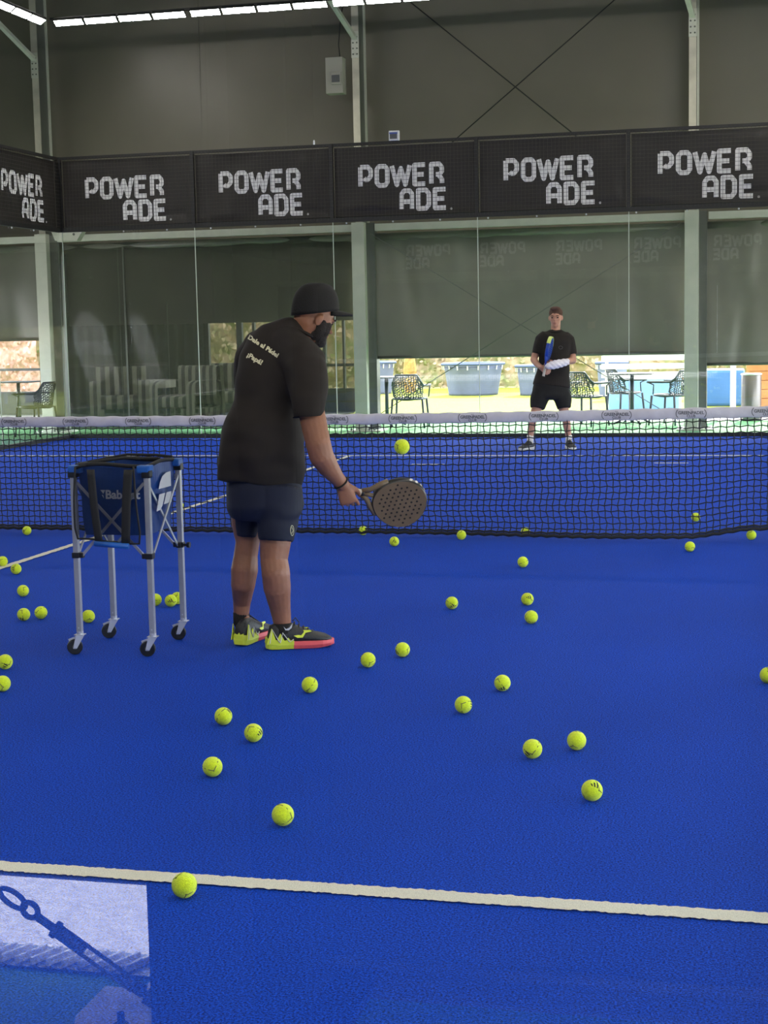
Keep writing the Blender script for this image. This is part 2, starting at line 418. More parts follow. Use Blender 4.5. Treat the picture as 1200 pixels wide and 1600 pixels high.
fence((-5.03, -10, 0), (-5.03, 10.02, 0), 2.965, 3.965, 'black wire mesh fence on top of the left glass wall', 10, off=1)
fence((5, -10.02, 0), (-5, -10.02, 0), 2.965, 3.965, 'black wire mesh fence over the near glass wall behind the camera side', 5)

# banners with the white lettering
GLY = {
 'P': [[(0, 0), (0, 1)], [(0, 1), (.72, 1), (1, .82), (1, .52), (.74, .34), (.44, .34)], [(.34,.42),(.5,.3)]],
 'O': [[(.22, 0), (.78, 0), (1, .16), (1, .84), (.78, 1), (.22, 1), (0, .84), (0, .16), (.22, 0)]],
 'W': [[(-.1, 1), (.22, 0), (.5, .86), (.78, 0), (1.1, 1)]],
 'E': [[(1, 1), (0, 1), (0, 0), (1, 0)], [(0, .5), (.86, .5)]],
 'R': [[(0, 0), (0, 1), (.75, 1), (1, .82), (1, .6), (.78, .46), (.4, .46)], [(.66, .46), (1, .2), (1, 0)]],
 'A': [[(0, 0), (0, .8), (.24, 1), (.76, 1), (1, .8), (1, 0)], [(0, .4), (1, .4)]],
 'D': [[(0, 0), (.74, 0), (1, .2), (1, .8), (.74, 1), (0, 1), (0, 0)]],
}
def lettering(mm, word, o, dx, dy, w, h, gap, t):
    x = 0
    for ch in word:
        cw = w*(1.28 if ch == 'W' else 1.0)
        for st in GLY[ch]:
            P = [o+dx*(x+t/2+px*(cw-t))+dy*(t/2+py*(h-t)) for px, py in st]
            for a, b in zip(P[:-1], P[1:]):
                u = (b-a).normalized(); n_ = dx.cross(dy).normalized(); s_ = n_.cross(u)*(t/2)
                mm.quad(a-s_, b-s_, b+s_, a+s_)
            for q in P[1:-1] if (P[0]-P[-1]).length > 1e-5 else P:
                mm.poly([q+dx*(t/2*math.cos(k*PI/4+PI/8))+dy*(t/2*math.sin(k*PI/4+PI/8)) for k in range(8)])
        x += cw+gap
    return x-gap
def banner(o, dx, n_, label, seed):
    """o: lower left corner seen from the court, dx along, n_ out towards the court; 1.9 m by .93 m"""
    rnd = random.Random(seed); ph = [rnd.uniform(0, 6) for _ in range(6)]; up = Vector((0, 0, 1)); W, H = 1.93, .93
    t = thing('sponsor_banner', o+dx*W/2, label, 'banner', 'sponsor banners on the fence')
    def wr(x, z):
        e = min(x, W-x, z, H-z)
        return (.008*math.sin(3*x+ph[0]+2*z)+.006*math.sin(7*x-5*z+ph[1])+.014*math.exp(-((z-.1-.05*math.sin(3*x+ph[2]))**2)/.002)*math.sin(x*2+ph[3])
                +.02*math.exp(-((x+z*.6-.35)**2)/.01)*math.exp(-((z-.8)**2)/.05)+.016*math.exp(-((x-W+.5-z*.2)**2)/.008)*math.exp(-((z-.85)**2)/.04))*min(1, max(e, 0)*8)
    def P(x, z, e=0): return o+dx*x+up*z+n_*(wr(x, z)+e)
    mm = MB(); mm.grid(lambda u, v: P(u*W, v*H+.012*math.sin(9*u+ph[4])*(1-v)-.01*math.sin(u*PI)*(v)), 64, 32); mm.build('fabric', M['banner'], t, smooth=True)
    hem = MB(); hem.tube([P(x*W/12, .004, .003) for x in range(13)], .006, 6); hem.tube([P(x*W/12, H-.004, .003) for x in range(13)], .006, 6)
    hem.build('hem', M['frame_black'], t, smooth=True)
    mm = MB(); ox, oz = .33+rnd.uniform(-.01, .01), .375
    lettering(mm, 'POWER', Vector((ox, 0, oz+.0)), Vector((1, 0, 0)), Vector((0, 0, 1)), .208, .315, .022, .062)
    lettering(mm, 'ADE', Vector((ox+.565, 0, oz-.325)), Vector((1, 0, 0)), Vector((0, 0, 1)), .208, .305, .022, .062)
    mm.ell((ox+1.275, 0, oz-.31), (.016, .001, .016), nu=10, nv=4)
    bmesh.ops.triangulate(mm.bm, faces=mm.bm.faces[:]); bmesh.ops.subdivide_edges(mm.bm, edges=[e for e in mm.bm.edges if e.calc_length() > .1], cuts=2)
    for v in mm.bm.verts: v.co = P(v.co.x, v.co.z, .006)
    mm.build('lettering', M['letters'], t, nofix=True)
    return t
for i in range(5):
    banner(Vector((-4.965+2*i, 10.05, 3.0)), Vector((1, 0, 0)), Vector((0, -1, 0)), 'black banner with white two-line lettering on the far fence, ' + pos[i], i)
banner(Vector((-5.065, 8.05, 3.0)), Vector((0, 1, 0)), Vector((1, 0, 0)), 'black banner with white two-line lettering on the left side fence by the corner', 11)
banner(Vector((-5.065, 6.05, 3.0)), Vector((0, 1, 0)), Vector((1, 0, 0)), 'black banner with white two-line lettering on the left side fence outside the frame', 12)
for i in range(5):
    banner(Vector((4.965-2*i, -10.05, 3.0)), Vector((-1, 0, 0)), Vector((0, 1, 0)), 'black lettered banner over the near wall, mirrored in far glass, ' + pos[i], 20+i)

# small device clipped on the far fence top
t = thing('scoreboard_sensor', (-.11, 10.0, 3.985), 'small white screen device clipped on top of the far fence', 'device')
MB().box((-.11, 10.0, 4.05), (.14, .05, .13)).build('casing', M['white_paint'], t, bevel=.008)
MB().box((-.115, 9.973, 4.045), (.10, .004, .075)).build('screen', M['box_dark'], t)
mm = MB(); mm.box((-.115, 9.970, 4.082), (.11, .004, .022)); mm.build('blue_strip', mat('device_blue', rgb(60, 80, 150), .4), t)
t = thing('fence_light', (-1.23, 10.0, 3.985), 'tiny white stub light on the far fence top by the mid column', 'light')
MB().revolve([(.012, 0), (.012, .04), (.006, .06)], (-1.23, 10, 3.985), n=12).build('stub', M['white_paint'], t)

# ---------------------------------------------------------------- building shell
def membrane_wall(name, fn, label, nu, nv, seams=()):
    mm = MB(); mm.grid(fn, nu, nv); structure(mm.build(name, M['membrane'], smooth=True), label, 'wall')
FY = 11.95
def farw(u, v):
    x = -9+17*u; z = 2.74+5.26*v
    k = .02*math.sin(x*1.3+z*.6)+.012*math.sin(x*3.1-z*1.1)
    for cx in (-5.95, -1.05, 3.75):
        k += .06*math.exp(-abs(x-cx)*3)
    return Vector((x, FY+k, z))
membrane_wall('wall_far', farw, 'dark grey membrane wall above the far blinds', 170, 30)
mm = MB(); 
for sx in (-3.55, -.2+1.2, 6.2):
    mm.box((sx, FY-.012+.0, 5.5), (.02, .012, 4.9))
structure(mm.build('trim_6', M['membrane']), 'vertical seams of the far membrane wall', 'trim')
structure(MB().bbox((-9.05, -12.7, 1.5), (-8.95, 12, 8)).bbox((-9.05, -12.7, 0), (-8.95, 3, 1.5)).build('wall_left', M['membrane']), 'dark membrane wall on the left above the opening', 'wall')  # unseen lower part shaped to keep bright daylight out of the far-glass reflection
structure(MB().bbox((8, -12.7, 1.3), (8.05, 12, 8)).build('wall_right', M['membrane']), 'dark membrane wall on the right above the opening', 'wall')
structure(MB().bbox((-9, -12.75, 2.6), (8, -12.7, 8)).build('wall_near', M['membrane']), 'dark membrane wall behind the camera', 'wall')
structure(MB().bbox((-9.05, -12.75, 8), (8.05, 12.05, 8.06)).build('ceiling', M['roof']), 'grey lining of the hall roof', 'ceiling')

# columns: upper deep post (front flange, web, rear flange) on a wider lower post
def column(x, y, s, label, group=None, low=True):
    t = thing('steel_column', (x, y, 0), label, 'column', None)
    M = dict(globals()['M'])
    if s < 0: M['steel_warm'] = M['steel'] = M['steel_dark'] = M['frame_black']  # near columns blackened to keep their reflection in the glass faint
    f = MB(); f.bbox((x-.05, y, 2.95), (x+.05, y+.02*s, 8)); f.build('front_flange', M['steel_warm'], t)
    f = MB(); f.bbox((x-.035, y+.02*s, 2.95), (x+.045, y+.3*s, 8)); f.build('web', M['steel_dark'], t)
    f = MB(); f.bbox((x-.05, y+.3*s, 2.95), (x+.075, y+.33*s, 8)); f.build('rear_flange', M['steel'], t)
    f = MB(); f.bbox((x-.10, y-.07*s, 0.01), (x+.09, y+.06*s, 3.02)); f.build('lower_post', M['steel'], t, bevel=.006)
    f = MB(); f.bbox((x+.06, y+.10*s, 0.01), (x+.2, y+.3*s, 3.02)); f.build('guide_post', M['steel_dark'] if s > 0 else M['steel'], t, bevel=.006)
    f = MB(); f.bbox((x-.2, y-.16*s, -.012), (x+.3, y+.34*s, .012)); f.build('foot_plate', M['steel'], t)
    for bx, by in ((-.15, -.11), (.12, -.11), (.2, -.11)):
        MB().revolve([(.018, 0), (.018, .03), (.008, .03), (.008, .055)], (x+bx, y+by*s, .012), n=6).build('anchor_bolt', M['steel_dark'], t)
    # splice plate with bolts
    f = MB(); f.bbox((x-.055, y-.012*s, 5.35), (x+.055, y, 5.72)); f.build('splice_plate', M['steel'], t)
    f = MB()
    for bz in (5.4, 5.48, 5.56, 5.64): f.ell((x-.028, y-.016*s, bz), (.012, .01, .012), nu=8, nv=5); f.ell((x+.028, y-.016*s, bz), (.012, .01, .012), nu=8, nv=5)
    f.build('splice_bolts', M['steel_dark'], t)
    # diagonal arm up to the lamp ring
    MB().bar((x, y, 5.62), (x-.14, y-.95*s, 6.05), .05, .07).build('lamp_arm', M['steel'], t)
    return t
column(-6.0, 11.45, 1, 'steel column behind the left end of the far fence')
column(-1.0, 11.45, 1, 'steel column in the middle of the far wall beside the grey switch box')
column(3.75, 11.45, 1, 'steel column at the right of the far wall near the wooden hut')
column(3.61, -12.25, -1, 'dark steel column of the near wall mirrored at the lower left')
for x in (-1.25, -6.1): column(x, -12.25, -1, 'dark steel column of the near wall, ' + ('middle one behind the camera' if x > -3 else 'far left one behind the camera'))

# beam over the blinds
bn = ['left', 'second', 'third', 'right']
for i, (x0, x1) in enumerate(((-9, -6.1), (-5.78, -1.1), (-.78, 3.65), (3.97, 8))):
    structure(MB().bbox((x0, 11.5, 2.9), (x1, 11.62, 3.0)).build('trim_%d' % (10+i), M['steel'], bevel=.004), 'pale steel rail above the %s blind' % bn[i], 'trim')
# corner bracket under left fence corner
t = thing('rail_bracket', (-5.35, 11.1, 2.85), 'pale steel bracket under the far left fence corner', 'bracket')
mm = MB(); a = [at_y(px, py, 11.2) for px, py in ((80, 362), (128, 362), (120, 376), (86, 376))]
vs = [mm.bm.verts.new(p) for p in a]+[mm.bm.verts.new(p+Vector((0, .14, 0))) for p in a]
for f_ in ((0, 1, 2, 3), (4, 7, 6, 5), (0, 4, 5, 1), (1, 5, 6, 2), (2, 6, 7, 3), (3, 7, 4, 0)): mm._f([vs[k] for k in f_])
mm.build('plate', M['steel'], t)
mm = MB(); mm.ell(at_y(115, 366, 11.19), (.02, .012, .02), nu=8, nv=5); mm.build('bolt', M['steel_dark'], t)
# blinds
def blind(x0, x1, zb, y, label, seed, zt=2.86, closed_mat=None):
    rnd = random.Random(seed); ph = [rnd.uniform(0, 6) for _ in range(8)]
    t = thing('roller_blind', ((x0+x1)/2, y, zb), label, 'blind')
    MB().tube([(x0, y+.03, zt-.04), (x1, y+.03, zt-.04)], .055, 16).build('roller', M['blind'], t, smooth=True)
    def fn(u, v):
        x = x0+(x1-x0)*u; z = zb+(zt-zb)*v; d = 0
        for k in range(4):
            fx = (k+.5+.2*math.sin(ph[k]))/4*(x1-x0)+x0
            d += .05*math.exp(-((x-fx-.25*(zt-z)*math.sin(ph[k+3]))**2)/(.012+.02*k))*math.sin(3*v+ph[k])
        d += .008*math.sin(x*9+ph[5]+z)+.006*math.sin(x*21+2*z+ph[6])*v+.012*math.sin(z*4+x*1.5)
        return Vector((x, y+d*(1-.2*v), z))
    mm = MB(); mm.grid(fn, 110, 26); mm.build('sheet', closed_mat or M['blind'], t, smooth=True)
    MB().tube([(x0, y, zb), (x1, y, zb)], .022, 10).build('hem_bar', M['steel_dark'], t, smooth=True)
    return t
blind(-9, -6.05, 1.43, 11.62, 'grey roller blind let halfway down at the left edge', 1)
blind(-.85, 3.70, 1.065, 11.62, 'long grey roller blind behind the distant player', 2)
blind(3.88, 8, .9, 11.62, 'grey roller blind let low at the right edge above the wooden hut', 3)
# second bay: smoked clear sheet to the ground, with a grey upper half
t = thing('smoked_sheet', (-3.5, 11.62, 0), 'smoked see-through weather sheet closed down between left and middle columns', 'sheet')
def fn(u, v):
    x = -5.76+4.62*u; z = .03+2.83*v
    return Vector((x, 11.62+.02*math.sin(x*2.1+z)+.012*math.sin(x*7+z*2)+.02*math.exp(-((x+4.2-.3*z)**2)/.01)*v, z))
mm = MB(); mm.grid(fn, 120, 40); mm.build('sheet', M['smoke'], t, smooth=True, nofix=True)
MB().tube([(-5.76, 11.65, 2.82), (-1.1, 11.65, 2.82)], .055, 16).build('roller', M['blind'], t, smooth=True)
def fn(u, v):
    x = -5.74+4.58*u; z = 1.62+1.2*v
    return Vector((x, 11.72+.012*math.sin(x*5+z*2), z))
mm = MB(); mm.grid(fn, 60, 10); mm.build('upper_panel', M['blind'], t, smooth=True)
for x in (-4.75,):
    MB().bbox((x-.01, 11.58, .03), (x+.01, 11.6, 2.8)).build('seam_strip', M['steel_dark'], t)
# near wall blinds (mirrored in the glass)
blind(-6.02, 3.46, .19, -12.60, 'dark blind of the near wall left of the mirrored column, lifted off the ground', 4, closed_mat=M['blind_dark'])
blind(-9.0, -6.08, .02, -12.60, 'unseen dark blind added to close the far left bay of the near wall', 6, closed_mat=M['blind_dark'])  # added to keep the open bay's glare out of the far glass
blind(3.465, 8, .012, -12.60, 'dark blind of the near wall right of the mirrored column, closed', 5, closed_mat=M['blind_dark'])

# X brace cables
def cable(p, q, r, name, label, m_=None):
    t = MB().tube([Vector(p), Vector(q)], r, 8).build(name, m_ or M['cable'], smooth=True, origin=Vector(p)); return tag(t, label, 'cable')
cable(at_y(600, -30, 11.75), at_y(902, 214, 11.75), .009, 'brace_cable', 'dark brace cable running down to the right on the upper far wall')
cable(at_y(985, -22, 11.7), at_y(700, 228, 11.7), .009, 'brace_cable', 'dark brace cable running down to the left on the upper far wall')
cable((-.8, 11.35, .2), (3.6, 11.35, 2.85), .006, 'brace_cable', 'thin brace cable rising right behind the distant player', M['steel_dark'])
cable((-.8, 11.33, 2.85), (3.6, 11.33, .12), .006, 'brace_cable', 'thin brace cable falling right towards the right column', M['steel_dark'])

# switch box on the middle column
t = thing('switch_box', (-1.32, 11.4, 4.87), 'grey electrical box mounted left of the middle column', 'switch box')
p = at_y(508, 90, 11.3); q = at_y(536, 145, 11.3)
MB().bbox((p.x, 11.3, q.z), (q.x, 11.5, p.z)).build('housing', M['box_grey'], t, bevel=.008)
MB().bbox((p.x+.09, 11.27, q.z+.12), (q.x-.02, 11.3, q.z+.29)).build('window_frame', M['box_grey'], t, bevel=.006)
MB().bbox((p.x+.10, 11.262, q.z+.15), (q.x-.04, 11.27, q.z+.25)).build('window', M['box_dark'], t)
MB().tube([at_y(531, 88, 11.42), at_y(529, 70, 11.45), at_y(531, 40, 11.45), at_y(536, 5, 11.45)], .008, 8).build('feed_cable', M['cable'], t, smooth=True)

# ---------------------------------------------------------------- LED ring (modules of .47 m on a rail)
def led_run(p0, p1, inward, label, name='led_strip_lamp'):
    p0 = Vector(p0); p1 = Vector(p1); L = (p1-p0).length; d = (p1-p0).normalized(); n_ = int(L/.49)
    t = thing(name, (p0+p1)/2, label, 'lamp')
    MB().bar(p0+Vector((0, 0, .05)), p1+Vector((0, 0, .05)), .03, .06).build('rail', M['frame_black'], t)
    nrm = (Vector(inward)*.75+Vector((0, 0, -1))).normalized(); side = d.cross(nrm).normalized()
    for i in range(n_):
        a = p0+d*(L*i/n_+.022+(.05 if i % 4 == 0 else 0)); b = p0+d*(L*(i+1)/n_-.022)
        R = Matrix((d, side, nrm)).transposed()
        c = (a+b)/2
        h = MB().box(c, ((b-a).length, .12, .04), R).build('led_module', M['frame_black'], t)
        e = MB()
        for k in range(3):
            off = side*(-.036+.036*k)+nrm*.021
            e.quad(a+off-side*.012, b+off-side*.012, b+off+side*.012, a+off+side*.012)
        e.build('diffuser', M['led'], h, nofix=True)
    return t
ZL = 5.86
led_run((-5.08, 10.12, ZL), (5.08, 10.12, ZL), (0, -1, 0), 'bright LED strip lamp above the far court wall')
led_run((-5.14, 10.05, ZL), (-5.14, -10.05, ZL), (1, 0, 0), 'bright LED strip lamp above the left court side')
led_run((5.14, -10.05, ZL), (5.14, 10.05, ZL), (-1, 0, 0), 'LED strip lamp above the right court side, outside the frame')
led_run((5.08, -10.12, ZL), (-5.08, -10.12, ZL), (0, 1, 0), 'LED strip lamp above the near court wall, outside the frame')

# ================================================================== OUTSIDE
structure(MB().bbox((-40, 11.9, -.2), (40, 16.6, -.05)).build('ground', M['paving']), 'pale paving beyond the far wall', 'ground')
structure(MB().bbox((-9, 11.9, -.04), (8, 13.6, -.014)).build('floor.002', M['green_turf']), 'green turf strip outside the far blinds', 'floor')
structure(MB().bbox((-60, 16.6, -.2), (60, 60, -.03)).build('ground.001', M['grass']), 'sunlit lawn beyond the paving', 'ground')
structure(MB().bbox((-40, -40, -.2), (40, -12.60, -.006)).build('ground.002', M['paving']), 'pale paving behind the near wall', 'ground')
for sx, nm in ((-1, 'left'), (1, 'right')):
    a, b = ((-60, -12.6, -.2), (-9.06, 16, -.04)) if sx < 0 else ((8.06, -12.6, -.2), (60, 16, -.04))
    structure(MB().bbox(a, b).build('ground', M['paving']), 'pale paving outside the %s wall' % nm, 'ground')
# ribbed white sill along the near wall (mirrored lower left)
mm = MB()
for i in range(159):
    x = -3+i*.04; mm.bar((x, -12.49, -.002), (x+.04, -12.575, -.002), .030, .008)
mm.mi = 1; mm.bbox((-4, -12.60, -.012), (6, -12.48, -.0045))
tag(mm.build('ribbed_sill', [M['foot'], M['steel_dark']]), 'white ribbed drain strip along the near wall, mirrored at the lower left', 'drain')
# footing with turnbuckle of the near wall brace
def mir(px, py, Y):
    p = at_y(px, py, Y); return Vector((p.x, -20.04-p.y, p.z))
fp = [at_z(px, py) for px, py in ((118, 1600), (165, 1552), (240, 1560), (262, 1590), (285, 1660), (110, 1660))]
fp = [Vector((p.x, -20.04-p.y, 0)) for p in fp]
mm = MB(); lo = [mm.bm.verts.new(p+Vector((0, 0, -.01))) for p in fp]; hi = [mm.bm.verts.new(p*1.0+Vector((0, 0, .02))) for p in fp]
mm._f(lo[::-1]); mm._f(hi)
for i in range(len(fp)): mm._f([lo[i], lo[(i+1) % 6], hi[(i+1) % 6], hi[i]])
tag(mm.build('footing_block', M['foot'], bevel=.006), 'white footing block at the near column foot, mirrored at the lower left', 'block')
YB = -7.79
A = mir(-40, 1372, YB); B = mir(272, 1588, YB); dd = (B-A).normalized()
def tb(px, py): return mir(px, py, YB)
t = thing('turnbuckle', tb(130, 1480), 'dark steel turnbuckle with ring eye on a brace, mirrored at the lower left', 'turnbuckle')
up = Vector((0, 1, 0)); sd_ = dd.cross(up).normalized()
def bars(a, b, w, off, nm):
    a = Vector(a); b = Vector(b); return MB().tube([a+sd_*off, b+sd_*off], w, 10).build(nm, M['steel_dark'], t, smooth=True)
bars(tb(84, 1450), tb(210, 1541), .0045, .013, 'body_bar'); bars(tb(84, 1450), tb(210, 1541), .0045, -.013, 'body_bar')
MB().tube([tb(84, 1450), tb(132, 1485)], .015, 14).build('body_collar', M['steel_dark'], t, smooth=True)
MB().tube([tb(188, 1526), tb(225, 1550)], .014, 14).build('body_collar', M['steel_dark'], t, smooth=True)
MB().tube([tb(58, 1432), tb(90, 1455)], .009, 12).build('threaded_rod', M['steel_dark'], t, smooth=True)
MB().tube([tb(220, 1548), tb(285, 1596)], .009, 12).build('threaded_rod', M['steel_dark'], t, smooth=True)
MB().tube([tb(229, 1554), tb(243, 1563)], .02, 8).build('lock_nut', M['steel_dark'], t)
MB().tube([tb(84, 1450), tb(91, 1455)], .02, 8).build('lock_nut', M['steel_dark'], t)
ec = tb(47, 1422); MB().tube([ec+dd*(.019*math.cos(a))+sd_*(.016*math.sin(a)) for a in [2*PI*k/20 for k in range(20)]], .0065, 8, closed=True, ref=up).build('ring_eye', M['steel_dark'], t, smooth=True)
ec = tb(20, 1404); MB().tube([ec+dd*(.034*math.cos(a))+sd_*(.015*math.sin(a)) for a in [2*PI*k/20 for k in range(20)]], .006, 8, closed=True, ref=up).build('shackle', M['steel_dark'], t, smooth=True)
MB().tube([tb(2, 1392), tb(-300, 1190)], .005, 8).build('brace_rod', M['steel_dark'], t, smooth=True)

# hedge and creeper wall far off
def hedge(name, x0, x1, y, z1, mt, label, seed, kind=None):
    rnd = random.Random(seed)
    mm = MB(); mm.grid(lambda u, v: Vector((x0+(x1-x0)*u, y+.25*noise.noise(Vector((u*(x1-x0)*1.3, v*3, seed))), z1*v)), int((x1-x0)*5), 12)
    mm.grid(lambda u, v: Vector((x0+(x1-x0)*u, y+(1.2 if x1-x0 > 2 else .3)*v, z1+.15*noise.noise(Vector((u*(x1-x0)*2, v*3, seed+3))))), int((x1-x0)*5), 3)
    for i in range(int((x1-x0)*z1*90)):
        c = Vector((rnd.uniform(x0, x1), y-.12+rnd.uniform(-.12, .1), rnd.uniform(0, z1+.1))); a = rnd.uniform(0, 6.3); b = rnd.uniform(-.9, .9); s_ = rnd.uniform(.04, .09)
        u_ = Vector((math.cos(a), math.sin(b)*.6, math.sin(a)))*s_; w_ = Vector((-math.sin(a), math.cos(b)*.6, math.cos(a)))*s_*.6
        mm.quad(c-u_, c-w_, c+u_, c+w_)
    return tag(mm.build(name, mt, nofix=True), label, 'hedge')
hedge('hedge', -24, -12.2, 27, 2.4, M['foliage'], 'sunlit hedge outside the left opening', 1)
hedge('hedge', -8.6, 12, 28, 2.2, M['foliage'], 'long clipped hedge at the back of the lawn behind the planter tubs', 2)
hedge('creeper', -14.6, -13.4, 26.2, 1.9, M['foliage_pink'], 'pinkish creeper patch on the hedge at the far left', 3)
hedge('hedge', -9.6, -3.2, 20.5, 2.0, M['foliage'], 'green hedge seen through the lounge openings', 5)

# big planter tubs on the lawn
def tub(px0, px1, py0, py1, Y, label, h=None, taper=.8):
    a = at_y(px0, py0, Y); b = at_y(px1, py0, Y); g = at_z((px0+px1)/2, py1, 0); Y = g.y
    a = at_y(px0, py0, Y); b = at_y(px1, py0, Y); cx = (a.x+b.x)/2; w = (b.x-a.x)/2; z1 = (a.z+b.z)/2
    t = thing('planter_tub', (cx, Y+w*.6, -.03), label, 'planter')
    mm = MB(); prof = [(w*taper, -.03), (w*taper*1.01, .02), (w*.93, z1*.8), (w*.98, z1-.06), (w*.9, z1-.06), (w*.85, z1*.7), (.01, z1*.7)]
    mm.revolve(prof, (cx, Y+w*.6, 0), n=28); mm.build('tub', M['tub'], t, smooth=True)
    mm = MB(); mm.tube([(cx+w*math.cos(k*PI/12), Y+w*.6+w*math.sin(k*PI/12), z1-.02) for k in range(24)], .035, 8, closed=True); mm.build('rim', M['tub_rim'], t, smooth=True)
    for k in range(9):
        a_ = PI*1.06+k*PI*.88/8
        MB().tube([(cx+w*1.01*math.cos(a_), Y+w*.6+w*1.01*math.sin(a_), z1-.03), (cx+w*.99*math.cos(a_), Y+w*.6+w*.99*math.sin(a_), z1-.14)], .014, 6).build('hook', M['white_paint'], t)
    return t
tub(686, 782, 568, 616, 23, 'wide grey planter tub on the lawn left of the distant player')
tub(803, 870, 571, 616, 23, 'grey planter tub on the lawn half hidden by the distant player')
tub(548, 612, 566, 614, 22, 'grey planter tub on the lawn right of the middle column')
tub(930, 980, 566, 618, 22, 'grey planter tub behind the two chairs on the right')
tub(-8, 58, 572, 612, 24, 'low blue grey tub behind the table at the left edge')
# blue and pale padded seats
def padbox(c, s, mt, name, label, R=None, bev=.05):
    return tag(MB().box(c, s, R).build(name, mt, bevel=bev, origin=(c[0], c[1], c[2]-s[2]/2)), label, 'seat')
g = at_z(1015, 642); padbox((g.x-.1, g.y+.35, .26), (1.2, .8, .58), M['pale_blue'], 'lounge_pad', 'pale blue padded lounger block behind the right column')
g = at_y(1128, 620, 18.6); padbox((g.x, g.y, .3), (.8, .8, .66), M['blue_pad'], 'lounge_pad', 'brighter blue padded block beyond the right column')
g = at_z(1083, 646); 
# white slatted bench
g = at_z(1018, 622); t = thing('slatted_bench', (g.x, g.y, 0), 'white slatted bench behind the right chairs', 'bench')
for k in range(4): MB().box((g.x, g.y, .3+.17*k), (2.0, .03, .11)).build('slat', M['white_paint'], t)
for sx in (-.9, .9): MB().box((g.x+sx, g.y+.05, .44), (.06, .06, .9)).build('post', M['white_paint'], t)
# wooden hut with steel bin and white post
t = thing('wooden_hut', (5.6, 15.3, 0), 'wooden plank hut at the right edge behind the steel bin', 'hut')
for k in range(9):
    MB().bbox((4.45, 15.0, -.03+.145*k), (7.2, 15.06, .107+.145*k)).build('plank', M['wood'], t, bevel=.004)
MB().bbox((4.5, 15.06, 0), (7.2, 17, 1.28)).build('body', M['wood'], t)
p = at_y(1150, 600, 14.9); MB().bbox((p.x-.09, 14.85, -.03), (p.x+.0, 14.95, 2.2)).build('corner_post', M['white_paint'], t)
t = thing('steel_bin', (4.56, 13.6, 0), 'tall rounded steel bin in front of the wooden hut', 'bin')
a = at_y(1158, 590, 13.5); b = at_y(1190, 590, 13.5); cx, w = (a.x+b.x)/2, (b.x-a.x)/2
MB().revolve([(w*.96, -.014), (w, .02), (w, .68), (w*.9, .71), (w*.85, .69), (.01, .69)], (cx, 13.6, 0), n=24).build('body', M['bin'], t, smooth=True)
MB().tube([(cx+w*math.cos(k*PI/12), 13.6+w*math.sin(k*PI/12), .69) for k in range(24)], .012, 6, closed=True).build('rim', M['chrome'], t, smooth=True)
# colourful bits on the lawn edge: kite-like blue and yellow cloth by the tubs
t = tag(MB().revolve([(.12, 0), (.16, .5), (.1, .95), (.02, 1.05)], at_z(742, 616)+Vector((-1.75, 1.2, 0)), n=10).build('potted_shrub', mat('shrub_yellow', rgb(170, 130, 70), .8, n=.3, nscale=12)), 'yellow shrub standing behind the wide planter tub', 'shrub')

# ---------------------------------------------------------------- lattice chair (faces +y, origin on the ground)
def lattice_chair(loc, rz, mt, label, group='lattice garden armchairs'):
    t = thing('lattice_armchair', loc, label, 'chair', group, rz)
    base = parent_world(t)
    def S(s_, v):
        """s in -1..1 round the back from arm front to arm front, v 0..1 seat to rim"""
        a = s_*1.0; k = abs(a)
        ang = a*PI*.5
        x = .255*math.sin(ang)*(1+.12*v); y = -.22*math.cos(ang)-.06*v*math.cos(ang)
        if k > .55: y += (k-.55)/.45*.24
        top = .36 if k < .38 else .36-(.16)*min(1, (k-.38)/.25)
        return Vector((x, y+.0, .44+v*top))
    W_ = lambda p: base @ p
    mm = MB(); mm.tube([W_(S(-1+2*i/48, 1)) for i in range(49)], .016, 8)
    for j in range(1, 10):
        mm.tube([W_(S(-.62+1.24*i/36, j/10+.035*math.sin(i*1.05+j*1.2))) for i in range(37)], .007, 5)
    for j in range(15):
        s0 = -.62+1.24*j/14; mm.tube([W_(S(s0+.02*math.sin(k*1.7+j), k/8)) for k in range(9)], .007, 5)
    mm.build('backrest', mt, t, smooth=True)
    mm = MB(); mm.tube([W_(Vector((.25*math.cos(k*PI/16)*(1), .0+.24*math.sin(k*PI/16), .44))) for k in range(32)], .013, 8, closed=True)
    for j in range(-5, 6):
        r = math.sqrt(max(0, 1-(j/6)**2)); mm.tube([W_(Vector((.25*j/6, -.24*r+.48*r*k/10, .435-.015*math.sin(k*PI/10)))) for k in range(11)], .008, 5)
        mm.tube([W_(Vector((-.25*r+.5*r*k/10, .24*j/6, .435-.015*math.sin(k*PI/10)))) for k in range(11)], .008, 5)
    mm.build('seat', mt, t, smooth=True)
    for sx in (-1, 1):
        MB().tube([W_(S(sx, 1)), W_(Vector((sx*.29, .13, .6))), W_(Vector((sx*.27, .15, .46)))], .011, 8).build('armrest', mt, t, smooth=True)
        for sy, yy in ((1, .2), (-1, -.18)):
            MB().tube([W_(Vector((sx*.23, yy*.95, .44))), W_(Vector((sx*.26, yy*1.12, 0)))], [.018, .014], 8).build('leg', mt, t, smooth=True)
    return t
lattice_chair(Vector((-5.86, 10.72, -.012)), math.radians(84), M['resin_black'], 'black lattice armchair at the left edge in front of the left column')
lattice_chair(Vector((-.5, 12.35, -.014)), math.radians(2), M['resin_grey'], 'dark lattice armchair seen from behind, alone beside the small table left of the player')
lattice_chair(Vector((2.15, 12.55, -.014)), math.radians(-32), M['resin_grey'], 'dark lattice armchair just right of the distant player')
lattice_chair(Vector((2.62, 13.75, -.014)), math.radians(-60), M['resin_grey'], 'paler lattice armchair half hidden behind the one beside the player')
lattice_chair(Vector((3.38, 12.75, -.014)), math.radians(68), M['resin_grey'], 'dark lattice armchair facing left, next to the right column')
